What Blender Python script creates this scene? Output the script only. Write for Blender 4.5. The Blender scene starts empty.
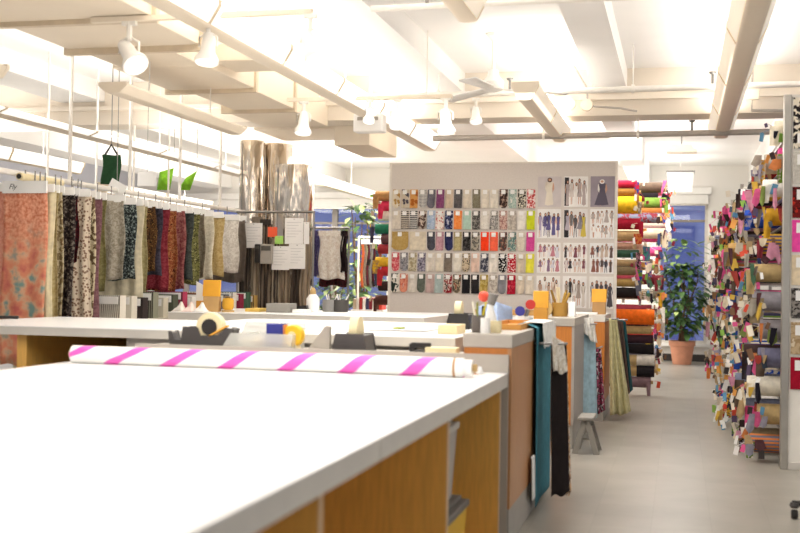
import bpy, math, random
from mathutils import Vector, Matrix
random.seed(7)
PI = math.pi
C = bpy.context.scene.collection
sc = bpy.context.scene

# ------------------------------------------------------------------ camera
MR = ((0.9716798957637607, -0.012631838644928886, 0.23596316835679154),
      (0.23573395560996419, -0.017320953727613855, -0.9716632578905334),
      (0.016361000611408286, 0.9997701841995561, -0.013852669222180857))
FPX = 1150.0
R3 = Matrix(MR)
cam = bpy.data.cameras.new('camera')
cam.sensor_width = 36; cam.lens = FPX / 800 * 36
cam.clip_start = .05; cam.clip_end = 200
cam.dof.use_dof = True; cam.dof.focus_distance = 10.5; cam.dof.aperture_fstop = 2.4
co = bpy.data.objects.new('camera', cam); C.objects.link(co)
mw = R3.to_4x4(); mw.translation = Vector((0, 0, 1.25)); co.matrix_world = mw
sc.camera = co
def P(px, py, Y):
    """world point at depth Y seen at photo pixel (px, py)"""
    d = R3 @ Vector(((px - 400) / FPX, (266.5 - py) / FPX, -1))
    return Vector((0, 0, 1.25)) + d * (Y / d.y)

# ------------------------------------------------------------------ materials
def lin(c):
    if isinstance(c, str):
        c = c.lstrip('#'); c = [int(c[i:i+2], 16) / 255 for i in (0, 2, 4)]
    return tuple(x / 12.92 if x <= .04045 else ((x + .055) / 1.055) ** 2.4 for x in c)
def shade(c, f): return tuple(max(0, min(1, x * f)) for x in c)
def base(name):
    m = bpy.data.materials.new(name); m.use_nodes = True
    nt = m.node_tree; b = nt.nodes['Principled BSDF']
    return m, nt, b
def N(nt, t, **k):
    n = nt.nodes.new(t)
    for a, v in k.items(): setattr(n, a, v)
    return n
_cache = {}
def mat(name, col, rough=.6, metal=0, var=.06, scale=12, spec=.4, bump=0, stretch=None, coat=0):
    """solid surface with a little procedural variation"""
    key = (name, str(col))
    if key in _cache: return _cache[key]
    m, nt, b = base(name); c = lin(col)
    tc = N(nt, 'ShaderNodeTexCoord'); nz = N(nt, 'ShaderNodeTexNoise')
    nz.inputs['Scale'].default_value = scale; nz.inputs['Detail'].default_value = 4
    if stretch:
        mp = N(nt, 'ShaderNodeMapping'); mp.inputs['Scale'].default_value = stretch
        nt.links.new(tc.outputs['Object'], mp.inputs[0]); nt.links.new(mp.outputs[0], nz.inputs[0])
    else: nt.links.new(tc.outputs['Object'], nz.inputs[0])
    r = N(nt, 'ShaderNodeValToRGB')
    r.color_ramp.elements[0].position = .3; r.color_ramp.elements[1].position = .7
    r.color_ramp.elements[0].color = (*shade(c, 1 - var), 1); r.color_ramp.elements[1].color = (*shade(c, 1 + var), 1)
    nt.links.new(nz.outputs['Fac'], r.inputs[0]); nt.links.new(r.outputs[0], b.inputs['Base Color'])
    b.inputs['Roughness'].default_value = rough; b.inputs['Metallic'].default_value = metal
    b.inputs['Specular IOR Level'].default_value = spec; b.inputs['Coat Weight'].default_value = coat
    if bump:
        bp = N(nt, 'ShaderNodeBump'); bp.inputs['Strength'].default_value = bump; bp.inputs['Distance'].default_value = .02
        nt.links.new(nz.outputs['Fac'], bp.inputs['Height']); nt.links.new(bp.outputs[0], b.inputs['Normal'])
    _cache[key] = m
    return m
def fab(kind, c1, c2=None, c3=None, scale=30):
    """cloth: plain, floral, dots, bands (horizontal), stripes (vertical), lace, animal"""
    key = ('fab', kind, str(c1), str(c2), str(c3), scale)
    if key in _cache: return _cache[key]
    m, nt, b = base('cloth_' + kind)
    a1 = (*lin(c1), 1); a2 = (*lin(c2 or c1), 1); a3 = (*lin(c3 or c2 or c1), 1)
    b.inputs['Roughness'].default_value = .85; b.inputs['Specular IOR Level'].default_value = .15
    tc = N(nt, 'ShaderNodeTexCoord'); r = N(nt, 'ShaderNodeValToRGB'); cr = r.color_ramp
    if kind == 'plain':
        t = N(nt, 'ShaderNodeTexNoise'); t.inputs['Scale'].default_value = 25; out = t.outputs['Fac']
        cr.elements[0].color = (*shade(a1[:3], .85), 1); cr.elements[1].color = (*shade(a1[:3], 1.12), 1)
        cr.elements[0].position = .3; cr.elements[1].position = .7
    elif kind in ('floral', 'lace', 'animal'):
        t = N(nt, 'ShaderNodeTexNoise'); t.inputs['Scale'].default_value = scale
        t.inputs['Detail'].default_value = 2 if kind == 'floral' else 5
        t.inputs['Distortion'].default_value = {'floral': .6, 'lace': 1.5, 'animal': 2.5}[kind]; out = t.outputs['Fac']
        cr.interpolation = 'CONSTANT' if kind != 'lace' else 'LINEAR'
        cr.elements[0].color = a1; cr.elements[0].position = 0 if kind != 'lace' else .38
        cr.elements[1].color = a2; cr.elements[1].position = .5 if kind != 'lace' else .62
        if c3: e = cr.elements.new(.6); e.color = a3
    elif kind == 'dots':
        t = N(nt, 'ShaderNodeTexVoronoi'); t.inputs['Scale'].default_value = scale; out = t.outputs['Distance']
        cr.interpolation = 'CONSTANT'
        cr.elements[0].color = a2; cr.elements[1].color = a1; cr.elements[1].position = .38
    else:
        t = N(nt, 'ShaderNodeTexWave'); t.bands_direction = 'Z' if kind == 'bands' else 'X'
        t.inputs['Scale'].default_value = scale; t.inputs['Distortion'].default_value = .8; out = t.outputs['Fac']
        cr.interpolation = 'CONSTANT'
        cr.elements[0].color = a1; cr.elements[1].color = a2; cr.elements[1].position = .5
    nt.links.new(tc.outputs['Object'], t.inputs[0])
    nt.links.new(out, r.inputs[0]); nt.links.new(r.outputs[0], b.inputs['Base Color'])
    _cache[key] = m
    return m
def emit(name, col, s):
    m, nt, b = base(name)
    b.inputs['Base Color'].default_value = (*lin(col), 1)
    b.inputs['Emission Color'].default_value = (*lin(col), 1); b.inputs['Emission Strength'].default_value = s
    return m

# ------------------------------------------------------------------ mesh builder
class MB:
    def __init__(s): s.v = []; s.f = []; s.m = []; s.mi = 0
    def add(s, vs, fs):
        o = len(s.v); s.v += [tuple(p) for p in vs]
        for f in fs: s.f.append(tuple(i + o for i in f)); s.m.append(s.mi)
        return s
    def box(s, x0, x1, y0, y1, z0, z1):
        return s.add([(x, y, z) for z in (z0, z1) for y in (y0, y1) for x in (x0, x1)],
                     [(0, 2, 3, 1), (4, 5, 7, 6), (0, 1, 5, 4), (2, 6, 7, 3), (0, 4, 6, 2), (1, 3, 7, 5)])
    def obox(s, c, size, rz=0, rx=0, ry=0):
        m = Matrix.Rotation(rz, 3, 'Z') @ Matrix.Rotation(ry, 3, 'Y') @ Matrix.Rotation(rx, 3, 'X')
        hx, hy, hz = [q / 2 for q in size]; c = Vector(c)
        return s.add([c + m @ Vector((x, y, z)) for z in (-hz, hz) for y in (-hy, hy) for x in (-hx, hx)],
                     [(0, 2, 3, 1), (4, 5, 7, 6), (0, 1, 5, 4), (2, 6, 7, 3), (0, 4, 6, 2), (1, 3, 7, 5)])
    def tube(s, pts, r, n=10, caps=True):
        pts = [Vector(p) for p in pts]; rs = r if isinstance(r, (list, tuple)) else [r] * len(pts)
        vs = []; fs = []
        for i, p in enumerate(pts):
            d = (pts[min(i + 1, len(pts) - 1)] - pts[max(i - 1, 0)])
            if d.length < 1e-9: d = Vector((0, 0, 1))
            d.normalize(); a = Vector((0, 0, 1)) if abs(d.z) < .9 else Vector((1, 0, 0))
            u = d.cross(a).normalized(); w = d.cross(u)
            for k in range(n):
                t = 2 * PI * k / n; vs.append(p + (u * math.cos(t) + w * math.sin(t)) * rs[i])
        for i in range(len(pts) - 1):
            for k in range(n):
                k2 = (k + 1) % n; fs.append((i * n + k, i * n + k2, (i + 1) * n + k2, (i + 1) * n + k))
        if caps: fs.append(tuple(range(n))); fs.append(tuple((len(pts) - 1) * n + k for k in reversed(range(n))))
        return s.add(vs, fs)
    def lathe(s, c, prof, n=20, axis='Z'):
        vs = []; fs = []; c = Vector(c)
        for r, z in prof:
            for k in range(n):
                t = 2 * PI * k / n; a, b = r * math.cos(t), r * math.sin(t)
                vs.append(c + (Vector((a, b, z)) if axis == 'Z' else Vector((z, a, b)) if axis == 'X' else Vector((a, z, b))))
        for i in range(len(prof) - 1):
            for k in range(n):
                k2 = (k + 1) % n; fs.append((i * n + k, i * n + k2, (i + 1) * n + k2, (i + 1) * n + k))
        fs.append(tuple(range(n))); fs.append(tuple((len(prof) - 1) * n + k for k in range(n)))
        return s.add(vs, fs)
    def ball(s, c, r, n=10):
        k = n // 2 + 1
        return s.lathe(c, [(max(1e-4, r * math.sin(PI * i / k)), -r * math.cos(PI * i / k)) for i in range(k + 1)], n)
    def grid(s, fn, nu, nv):
        vs = [fn(i / nu, j / nv) for j in range(nv + 1) for i in range(nu + 1)]
        return s.add(vs, [(j * (nu + 1) + i, j * (nu + 1) + i + 1, (j + 1) * (nu + 1) + i + 1, (j + 1) * (nu + 1) + i) for j in range(nv) for i in range(nu)])
    def prism(s, poly, a0, a1, axis='Y'):
        """extrude a 2-D outline along an axis"""
        def q(p, t): return (p[0], t, p[1]) if axis == 'Y' else (t, p[0], p[1]) if axis == 'X' else (p[0], p[1], t)
        n = len(poly)
        return s.add([q(p, a0) for p in poly] + [q(p, a1) for p in poly],
                     [tuple(range(n)), tuple(range(2 * n - 1, n - 1, -1))] + [(i, (i + 1) % n, n + (i + 1) % n, n + i) for i in range(n)])
    def build(s, name, m, parent=None, bevel=0, smooth=True, solid=0):
        off = Vector((0, 0, 0)); q = parent
        while q is not None: off += q.location; q = q.parent
        me = bpy.data.meshes.new(name)
        me.from_pydata([tuple(Vector(p) - off) for p in s.v], [], s.f)
        for mm in (m if isinstance(m, (list, tuple)) else [m]): me.materials.append(mm)
        me.polygons.foreach_set('material_index', s.m)
        if smooth:
            me.polygons.foreach_set('use_smooth', [True] * len(me.polygons)); me.set_sharp_from_angle(angle=.7)
        o = bpy.data.objects.new(name, me); C.objects.link(o); o.parent = parent
        if bevel:
            b = o.modifiers.new('b', 'BEVEL'); b.width = bevel; b.segments = 2; b.limit_method = 'ANGLE'
        if solid:
            b = o.modifiers.new('s', 'SOLIDIFY'); b.thickness = solid
        return o
def tag(o, label, cat, group=None):
    o['label'] = label; o['category'] = cat
    if group: o['group'] = group
    return o
def thing(name, label, cat, loc, group=None):
    o = bpy.data.objects.new(name, None); C.objects.link(o); o.location = loc; o.empty_display_size = .1
    return tag(o, label, cat, group)
def struct(name, mb, m, bevel=0):
    o = mb.build(name, m, None, bevel); o['kind'] = 'structure'; return o
ORD = ['first', 'second', 'third', 'fourth', 'fifth', 'sixth', 'seventh', 'eighth', 'ninth', 'tenth', 'eleventh', 'twelfth',
       'thirteenth', 'fourteenth', 'fifteenth', 'sixteenth', 'seventeenth', 'eighteenth', 'nineteenth', 'twentieth', 'twenty-first', 'twenty-second']

# ------------------------------------------------------------------ common materials
WHITE = mat('white_paint', '#f6f3ee', .55, var=.015)
CEIL = mat('ceiling_paint', '#f8f5f1', .8, var=.02, scale=2)
BEIGE = mat('duct_paint', '#f0e2cd', .7, var=.02, scale=3)
LAM = mat('white_laminate', '#fbfaf8', .3, var=.01)
LAMEDGE = mat('grey_laminate', '#d9d3c9', .4, var=.03)
GREYCAP = mat('grey_cap', '#b3aba0', .45, var=.04)
GREYSIDE = mat('grey_panel', '#a8a19a', .5, var=.05)
PLINTH = mat('plinth_grey', '#aaa59c', .45, var=.05)
OAK = mat('oak_veneer', '#f0b95e', .4, var=.09, scale=9, stretch=(9, 9, .8), coat=.1)
OAKPINK = mat('maple_veneer', '#bf8a5c', .4, var=.10, scale=9, stretch=(9, 9, .8), coat=.1)
CHERRY = mat('cherry_veneer', '#c47a36', .4, var=.1, scale=9, stretch=(9, 9, .8), coat=.1)
EDGEW = mat('edge_band', '#e0bd92', .5)
DARK = mat('black_plastic', '#2b2826', .4)
CHAR = mat('charcoal_plastic', '#4a4644', .45)
STEEL = mat('grey_steel', '#8f8c88', .35, .8)
ALU = mat('aluminium', '#b9b4ab', .35, .85)
ROD = mat('white_rod', '#f2ede4', .4)
CARD = mat('white_card', '#f4f2ee', .7, var=.02)
PAPER = mat('paper_sheet', '#efece8', .8, var=.02)
CORE = mat('cardboard', '#b99a66', .8, var=.08)
FIXB = mat('fixture_enamel', '#eee0cb', .45, var=.01)
GLOW = emit('lamp_diffuser', '#fffaf2', 1.15)
SOFT = emit('lamp_side_panel', '#f3e6d2', .42)
TUBE = emit('fluorescent_tube', '#fff8f0', 4)
YELLOW = mat('yellow_plastic', '#f4b13a', .5)
CREAM = mat('cream_plastic', '#efe0b4', .6)

# ------------------------------------------------------------------ setting
YB = 20.0
fm, nt, b = base('vinyl_tiles')
tc = N(nt, 'ShaderNodeTexCoord'); mp = N(nt, 'ShaderNodeMapping'); mp.inputs['Location'].default_value = (-.18 + 3.05, 0, 0)
br = N(nt, 'ShaderNodeTexBrick'); br.offset = 0; br.squash = 1
for k, v in dict(Scale=1, **{'Mortar Size': .0016, 'Mortar Smooth': .4, 'Bias': 0, 'Brick Width': .305, 'Row Height': .305}).items(): br.inputs[k].default_value = v
br.inputs['Color1'].default_value = (*lin('#a8a297'), 1); br.inputs['Color2'].default_value = (*lin('#a19b90'), 1); br.inputs['Mortar'].default_value = (*lin('#969084'), 1)
nz = N(nt, 'ShaderNodeTexNoise'); nz.inputs['Scale'].default_value = 3; nz.inputs['Detail'].default_value = 6
mx = N(nt, 'ShaderNodeMix', data_type='RGBA', blend_type='MULTIPLY'); mx.inputs[0].default_value = .35
nt.links.new(tc.outputs['Object'], mp.inputs[0]); nt.links.new(mp.outputs[0], br.inputs[0]); nt.links.new(tc.outputs['Object'], nz.inputs[0])
nt.links.new(br.outputs['Color'], mx.inputs[6]); nt.links.new(nz.outputs['Fac'], mx.inputs[7]); nt.links.new(mx.outputs[2], b.inputs['Base Color'])
b.inputs['Roughness'].default_value = .33; b.inputs['Specular IOR Level'].default_value = .3
bp = N(nt, 'ShaderNodeBump'); bp.inputs['Strength'].default_value = .12; bp.inputs['Distance'].default_value = .01
nt.links.new(nz.outputs['Fac'], bp.inputs['Height']); nt.links.new(bp.outputs[0], b.inputs['Normal'])
struct('floor', MB().box(-10, 4, -2, YB + .2, -.1, 0), fm)
CZ = 3.3
struct('ceiling', MB().box(-10, 4, -2, YB + .2, CZ, CZ + .2), CEIL)
BEAM = mat('beam_paint', '#efe4d4', .8, var=.02, scale=2)
for i, (x0, x1) in enumerate(((-.8, -.5), (-2.7, -2.05), (1.1, 1.5), (-6.4, -5.9), (-8.6, -8.1))):
    struct('trim_%d' % (i + 1), MB().box(x0, x1, -2, 11.0, 3.1, CZ).box(x0, x1, 11.4, YB, 2.95, CZ), CEIL)
struct('trim_6', MB().box(-10, 4, 11.0, 11.4, 2.86, CZ).box(-10, 4, 10.92, 11.0, 3.0, 3.04), BEAM)
# back wall with three window openings
WX = [(-9.6, -7.7), (-6.7, -4.6), (-.36, .46)]; WZ = [(.9, 2.69), (.55, 2.71), (.3, 2.77)]
wb = MB(); xs = -10
for (a, c), (z0, z1) in zip(WX, WZ):
    wb.box(xs, a, YB, YB + .2, 0, CZ); wb.box(a, c, YB, YB + .2, 0, z0); wb.box(a, c, YB, YB + .2, z1, CZ); xs = c
wb.box(xs, 4, YB, YB + .2, 0, CZ)
struct('wall_back', wb, mat('back_wall_paint', '#f1ede6', .8, var=.02, scale=2))
struct('wall_left', MB().box(-10.2, -10, 4, YB + .2, 0, CZ), mat('left_wall_shade_tint', '#dfe0ea', .8, var=.02, scale=2))  # blue-grey of the shaded wall put into its colour
struct('baseboard_back', MB().box(-10, 4, YB - .02, YB, 0, .12), mat('dark_baseboard', '#3a3634', .5))
gm, nt, b = base('window_glass')
gl = N(nt, 'ShaderNodeBsdfGlossy'); gl.inputs['Roughness'].default_value = .02
tr = N(nt, 'ShaderNodeBsdfTransparent'); tr.inputs[0].default_value = (.93, .95, 1, 1)
fr = N(nt, 'ShaderNodeFresnel'); mxs = N(nt, 'ShaderNodeMixShader')
nt.links.new(fr.outputs[0], mxs.inputs[0]); nt.links.new(tr.outputs[0], mxs.inputs[1]); nt.links.new(gl.outputs[0], mxs.inputs[2])
nt.links.new(mxs.outputs[0], nt.nodes['Material Output'].inputs[0])
FRAME = mat('window_frame_paint', '#d9d2c8', .5)
MULL = mat('mullion', '#8d857c', .5)
for i, ((a, c), (z0, z1)) in enumerate(zip(WX, WZ)):
    f = .05
    fb = MB().box(a, a + f, YB + .02, YB + .12, z0, z1).box(c - f, c, YB + .02, YB + .12, z0, z1).box(a + f, c - f, YB + .02, YB + .12, z0, z0 + f).box(a + f, c - f, YB + .02, YB + .12, z1 - f, z1)
    w = struct('window_%d' % (3 - i), fb, FRAME)
    mb = MB()
    if c - a > 1: mb.box(a + .55, a + .65, YB + .03, YB + .11, z0 + f, z1 - f)
    mb.box(a + f, c - f, YB + .04, YB + .1, z1 - .42, z1 - .38)
    mb.build('mullion', MULL, w)
    MB().box(a + f, c - f, YB + .06, YB + .07, z0 + f, z1 - f).build('pane', gm, w)
    sl = MB().box(a - .06, c + .06, YB - .1, YB, z0 - .05, z0).build('sill', WHITE, w)
    bl = tag(MB().box(a - .05, c + .05, YB - .1, YB - .01, z1 + .04, z1 + .16).box(a, c, YB - .07, YB - .05, z1 - .12, z1 + .04).build('roller_blind', WHITE, None, .01),
             ['white roller blind above the far left window strip', 'white roller blind above the window behind the steel columns', 'white roller blind above the window behind the potted tree'][i], 'blind')
    MB().box(a, c, YB - .08, YB - .04, z1 - .15, z1 - .12).build('bottom_bar', ALU, bl)
# building across the street, blue dusk light painted into its colours
eb = thing('exterior_building', 'blue dusk-lit office building across the street outside the windows', 'building', (-8, 32, -6))
MB().box(-32, 14, 32, 34, -6, 14).build('facade', mat('facade_dusk_tint', '#97a4dc', .7, var=.12, scale=1), eb)
wn = MB(); lg = MB()
for k in range(40):
    for r in range(6):
        x = -31 + k * 1.1; z = -4 + r * 2.6
        (wn if (k * 7 + r * 3) % 4 else lg).box(x, x + .6, 31.9, 32, z, z + 1.7)
o = wn.build('window_band', mat('dusk_panes', '#6272bb', .3), eb)
o = lg.build('window_lit', mat('pale_panes', '#b7c4ea', .3), eb)
st = MB()
for r in range(6): st.box(-32, 14, 31.85, 32, -4.5 + r * 2.6, -4.2 + r * 2.6)
st.build('ledge', mat('facade_ledge', '#8f9ccf', .6), eb)

# ------------------------------------------------------------------ ceiling things
dt = thing('air_duct', 'large beige rectangular air duct with stepped flanges along the upper left', 'duct', (-3.7, 6, 2.8))
secs = [(-1.5, 6.25, -4.14, -3.05, 2.80), (6.25, 7.15, -4.12, -3.14, 2.82), (7.15, 7.75, -4.02, -3.38, 2.80), (7.75, 8.75, -4.1, -3.36, 2.80), (8.75, 9.9, -4.0, -3.42, 2.81), (9.9, 11.0, -4.1, -3.44, 2.80)]
for (a, c, x0, x1, z) in secs: MB().box(x0, x1, a, c, z, 3.22).build('duct_section', BEIGE, dt, .006)
for (a, x0, x1, z) in ((6.25, -4.2, -3.02, 2.77), (7.15, -4.14, -3.1, 2.78), (8.75, -4.14, -3.34, 2.77), (9.9, -4.12, -3.4, 2.78)):
    MB().box(x0, x1, a - .02, a + .03, z, 3.24).build('flange', mat('flange_paint', '#d8c6ab', .6), dt)
MB().box(-3.36, -2.98, 7.9, 8.35, 2.86, 2.98).build('side_vent', BEIGE, dt, .005)
MB().box(-3.5, -3.12, 11.42, 12.6, 2.66, 3.2).box(-4.4, -3.5, 11.45, 12.4, 2.84, 3.2).build('elbow', BEIGE, dt, .006)

def area(name, loc, sx, sy, e, up=False, col=(1, .975, .94)):
    l = bpy.data.lights.new(name, 'AREA'); l.shape = 'RECTANGLE'; l.size = sx; l.size_y = sy; l.energy = e; l.color = col
    o = bpy.data.objects.new(name, l); C.objects.link(o); o.location = loc
    if up: o.rotation_euler = (PI, 0, 0)
    return o
def fixture(x0, x1, y0, y1, z, label, glow_side=True, h=.13, soft=False, cables=2, e=9, zc=CZ):
    xc = (x0 + x1) / 2; w = x1 - x0
    t = thing('linear_ceiling_light', label, 'light', (xc, (y0 + y1) / 2, z), 'linear ceiling lights')
    q = .27 * w
    bot = [(xc + q * math.cos(a), z + .05 * h - .05 * h * math.sin(a) * 2) for a in [PI * k / 8 for k in range(9)]]
    MB().prism(bot + [(xc - q, z + .3 * h), (xc + q, z + .3 * h)], y0 + .03, y1 - .03).build('housing', FIXB, t)
    for sgn in (-1, 1):
        MB().prism([(xc + sgn * q, z + .05 * h), (xc + sgn * w / 2, z + .8 * h), (xc + sgn * w / 2, z + h), (xc + sgn * q, z + .3 * h)], y0 + .03, y1 - .03).build('diffuser', (SOFT if soft else GLOW) if glow_side else FIXB, t)
    for ya, yc in ((y0, y0 + .03), (y1 - .03, y1)):
        MB().prism(bot + [(xc - w / 2 - .004, z + .8 * h), (xc - w / 2 - .004, z + h + .01), (xc + w / 2 + .004, z + h + .01), (xc + w / 2 + .004, z + .8 * h)], ya, yc).build('end_cap', FIXB, t)
    n = max(1, int((y1 - y0) / 1.25)); 
    for k in range(1, n):
        y = y0 + (y1 - y0) * k / n; MB().prism([(xc - q - .004, z + .04 * h), (xc - w / 2 - .004, z + .8 * h), (xc - w / 2 - .004, z + h + .006), (xc + w / 2 + .004, z + h + .006), (xc + w / 2 + .004, z + .8 * h), (xc + q + .004, z + .04 * h)], y - .018, y + .018).build('joint_band', mat('fixture_joint', '#d9c9b0', .5), t)
    for k in range(cables):
        y = y0 + (y1 - y0) * (k + .5) / cables; MB().tube([(xc, y, z + h), (xc, y, zc)], .004, 6).build('suspension_cable', ROD, t)
    if e: area('lamp_up', (xc, (y0 + y1) / 2, z + h + .02), w * .8, (y1 - y0) * .95, e * (y1 - y0), True)
    return t
fixture(-2.83, -2.57, 3.6, 12.4, 2.71, 'longest linear ceiling light with glowing side, beside the beige duct', cables=4, zc=3.1)
fixture(.26, .50, 4.2, 11.7, 2.72, 'long linear ceiling light running above the aisle', cables=3, soft=True)
fixture(-1.29, -1.08, 2.5, 6.42, 2.74, 'linear ceiling light at top centre, just its far end showing', soft=True)
fixture(-1.29, -1.08, 8.9, 11.6, 2.69, 'short linear ceiling light in front of the cross beam, centre', soft=True)
fixture(-3.80, -3.60, 7.0, 9.2, 2.49, 'short slanting-looking linear light hung under the beige duct', glow_side=False, h=.06, e=0, zc=2.8)
fixture(-4.2, -4.03, 3.5, 6.3, 2.47, 'linear light cut by the left edge under the duct', glow_side=False, h=.07, e=0, zc=2.8)
fixture(-5.15, -4.85, 6.2, 13.0, 2.46, 'long double-edged linear light above the hanging garments', e=9, cables=4, h=.035)
fixture(-7.2, -7.0, 9.5, 12.6, 2.5, 'bright linear light at far left behind the garments', e=8)
fixture(-7.4, -7.2, 13.6, 17.0, 2.35, 'bright linear light beyond the hanging garments by green leaves', e=8)
fixture(-5.1, -4.9, 13.6, 18.5, 2.62, 'bright linear light in front of the window behind the steel columns', e=8)

def pipe(name, label, pts, r, m, hang=(), heads=()):
    t = thing(name, label, 'pipe', pts[0])
    MB().tube(pts, r, 12).build('tube', m, t)
    for (x, y, z) in hang: MB().tube([(x, y, z), (x, y, CZ)], .006, 6).lathe((x, y, z), [(r + .012, -.012), (r + .012, .012)], 10, 'X').build('hanger_rod', ROD, t)
    for (x, y, z) in heads: MB().tube([(x, y, z), (x, y, z + .1)], .011, 8).lathe((x, y, z + .1), [(.022, 0), (.03, .012), (.03, .018), (.01, .02)], 10).build('sprinkler_head', STEEL, t)
    return t
pipe('sprinkler_pipe', 'white sprinkler pipe crossing the very top of the ceiling', [(-1.75, 6.4, 2.83), (2.5, 6.4, 2.85)], .018, ROD,
     [(-1.3, 6.4, 2.84)], [(-1.42, 6.4, 2.84), (-.55, 6.4, 2.85)])
pipe('sprinkler_pipe', 'thick white sprinkler pipe crossing above the swatch board', [(-3.0, 9.9, 2.9), (2.5, 9.9, 2.94)], .026, ROD,
     [(-2.08, 9.9, 2.91), (-1.0, 9.9, 2.92), (-.40, 9.9, 2.92)], [(-1.45, 9.9, 2.92), (.25, 9.9, 2.93)])
pipe('conduit', 'grey horizontal conduit pipe just under the cross beam', [(-2.4, 11.2, 2.69), (2.5, 11.2, 2.72)], .028, mat('conduit_grey', '#b5aca2', .5), [(-1.3, 11.2, 2.7), (-.4, 11.2, 2.7)], [(.1, 11.2, 2.71)])
pipe('conduit', 'thin grey conduit drop with junction box above the right rack', [(.62, 10.85, 3.3), (.62, 10.85, 2.86), (1.6, 10.85, 2.84)], .014, mat('conduit_grey', '#b5aca2', .5))
jb = tag(MB().box(.56, .68, 10.78, 10.84, 2.95, 3.05).build('junction_box', BEIGE, None, .006), 'square beige junction box on the conduit above the right rack', 'box')
jb2 = thing('junction_box', 'pair of round beige junction boxes under the pipe, top centre', 'box', (-.95, 10.86, 2.9))
MB().lathe((-1.02, 10.86, 2.95), [(.055, -.02), (.06, .0), (.055, .03)], 14, 'Y').build('box_cover', BEIGE, jb2)
MB().lathe((-.86, 10.86, 2.94), [(.055, -.02), (.06, .0), (.055, .03)], 14, 'Y').build('box_cover', BEIGE, jb2)
MB().tube([(-.86, 10.88, 2.94), (-.86, 10.88, 3.1), (-.98, 10.8, CZ)], .01, 8).tube([(-.82, 10.86, 2.93), (-.55, 10.9, 2.91), (-.4, 10.9, 2.88)], .01, 8).build('cable', mat('conduit_grey', '#b5aca2', .5), jb2)
# ceiling fan
fa = thing('ceiling_fan', 'white ceiling fan on a short rod before the cross beam', 'fan', (-1.5, 9.3, 2.85))
MB().tube([(-1.5, 9.3, CZ), (-1.5, 9.3, 2.98)], .014, 8).lathe((-1.5, 9.3, 3.24), [(.02, 0), (.06, .04), (.06, .06)], 14).build('down_rod', ROD, fa)
MB().lathe((-1.5, 9.3, 2.82), [(.03, 0), (.085, .02), (.09, .08), (.05, .13), (.04, .18)], 16).build('motor', WHITE, fa)
for k in range(3):
    a = .35 + k * 2 * PI / 3
    def bl(u, v, a=a):
        r = .09 + .52 * u; w = (.04 + .03 * u) * (v - .5) * 2
        return (-1.5 + r * math.cos(a) - w * math.sin(a), 9.3 + r * math.sin(a) + w * math.cos(a), 2.85 + .015 * (v - .5) - .02 * u)
    MB().grid(bl, 6, 2).build('blade', WHITE, fa, solid=.012)
# track bars and spotlights
def bar(label, a, c, zt=CZ):
    t = thing('light_track', label, 'track', a)
    MB().obox((Vector(a) + Vector(c)) / 2, ((Vector(c) - Vector(a)).length, .035, .03)).build('rail_bar', FIXB, t)
    for k in (.2, .85):
        p = Vector(a).lerp(Vector(c), k); MB().tube([p, (p.x, p.y, zt)], .006, 6).build('hanger_rod', ROD, t)
bar('white light track bar across the top left under the duct', (-3.42, 6.2, 2.77), (-2.04, 6.2, 2.79))
bar('white light track bar left of the swatch board', (-3.2, 9.1, 2.75), (-1.8, 9.1, 2.77))
bar('short white light track bar at top right of the long light', (-1.95, 6.6, 2.98), (-1.0, 6.6, 3.0))
def spot(p, aim, label, s=1):
    p = Vector(p); t = thing('spotlight', label, 'spotlight', p, 'track spotlights')
    MB().tube([p, p + Vector((0, 0, -.09 * s))], .014 * s, 8).obox(p + Vector((0, 0, -.012)), (.07 * s, .03, .024)).build('stem', ROD, t)
    c = p + Vector((0, 0, -.15 * s)); d = Vector(aim).normalized()
    fo = MB()
    for sx in (-1, 1): fo.tube([p + Vector((0, 0, -.07 * s)), p + Vector((sx * .05 * s, 0, -.1 * s)), c + Vector((sx * .05 * s, 0, 0))], .006 * s, 6)
    fo.build('yoke', ROD, t)
    MB().tube([c - d * .07 * s, c - d * .03 * s, c + d * .03 * s, c + d * .07 * s, c + d * .09 * s], [.03 * s, .036 * s, .04 * s, .062 * s, .064 * s], 14).build('lamp_head', WHITE, t)
    MB().tube([c + d * .088 * s, c + d * .094 * s], .054 * s, 14).build('lens', GLOW, t)
T1 = lambda px, Y=6.2, z=2.78: Vector((P(px, 100, Y).x, Y, z - .015))
spot(T1(128), (.5, -.3, -.6), 'white spotlight with side shield, leftmost on the top left track', 1.25)
spot(T1(207), (0, -.2, -1), 'white bell spotlight aimed down, middle of the top left track', 1.1)
spot(T1(309), (.35, -.1, -.7), 'white spotlight tilted right at the right end of the top left track', 1.1)
spot(T1(304, 9.1, 2.765), (0, -.2, -1), 'white bell spotlight at the left end of the track over the steel columns', 1.15)
spot(T1(370, 9.1, 2.765), (0, -.5, -1), 'white spotlight on the long light beside the white ceiling box', .8)
spot(T1(397, 9.1, 2.765), (.1, -.3, -1), 'small white spotlight above the left corner of the swatch board', 1)
spot(T1(446, 9.1, 2.765), (.1, -.1, -1), 'tall white spotlight at the right end of the track near the swatch board', 1.2)
sp2 = T1(476, 9.86, 2.88); spot(sp2, (.1, -.3, -1), 'small white spotlight under the thick pipe left of the fan', .9)
wb_ = thing('ceiling_box', 'white square box hanging under the long light near the swatch board', 'box', (-2.72, 9.9, 2.55))
MB().box(-2.83, -2.56, 9.8, 9.95, 2.58, 2.74).build('box_body', WHITE, wb_, .01)
MB().box(-2.79, -2.6, 9.79, 9.8, 2.68, 2.71).build('vent_slot', GREYCAP, wb_)
MB().tube([(-2.69, 9.87, 2.74), (-2.69, 9.87, 3.1)], .01, 6).build('hanger_rod', ROD, wb_)
pj = thing('pendant_lamp', 'beige tray-shaped pendant lamp hanging on a thin rod above the far aisle', 'lamp', (0, 16, 3.08))
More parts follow.
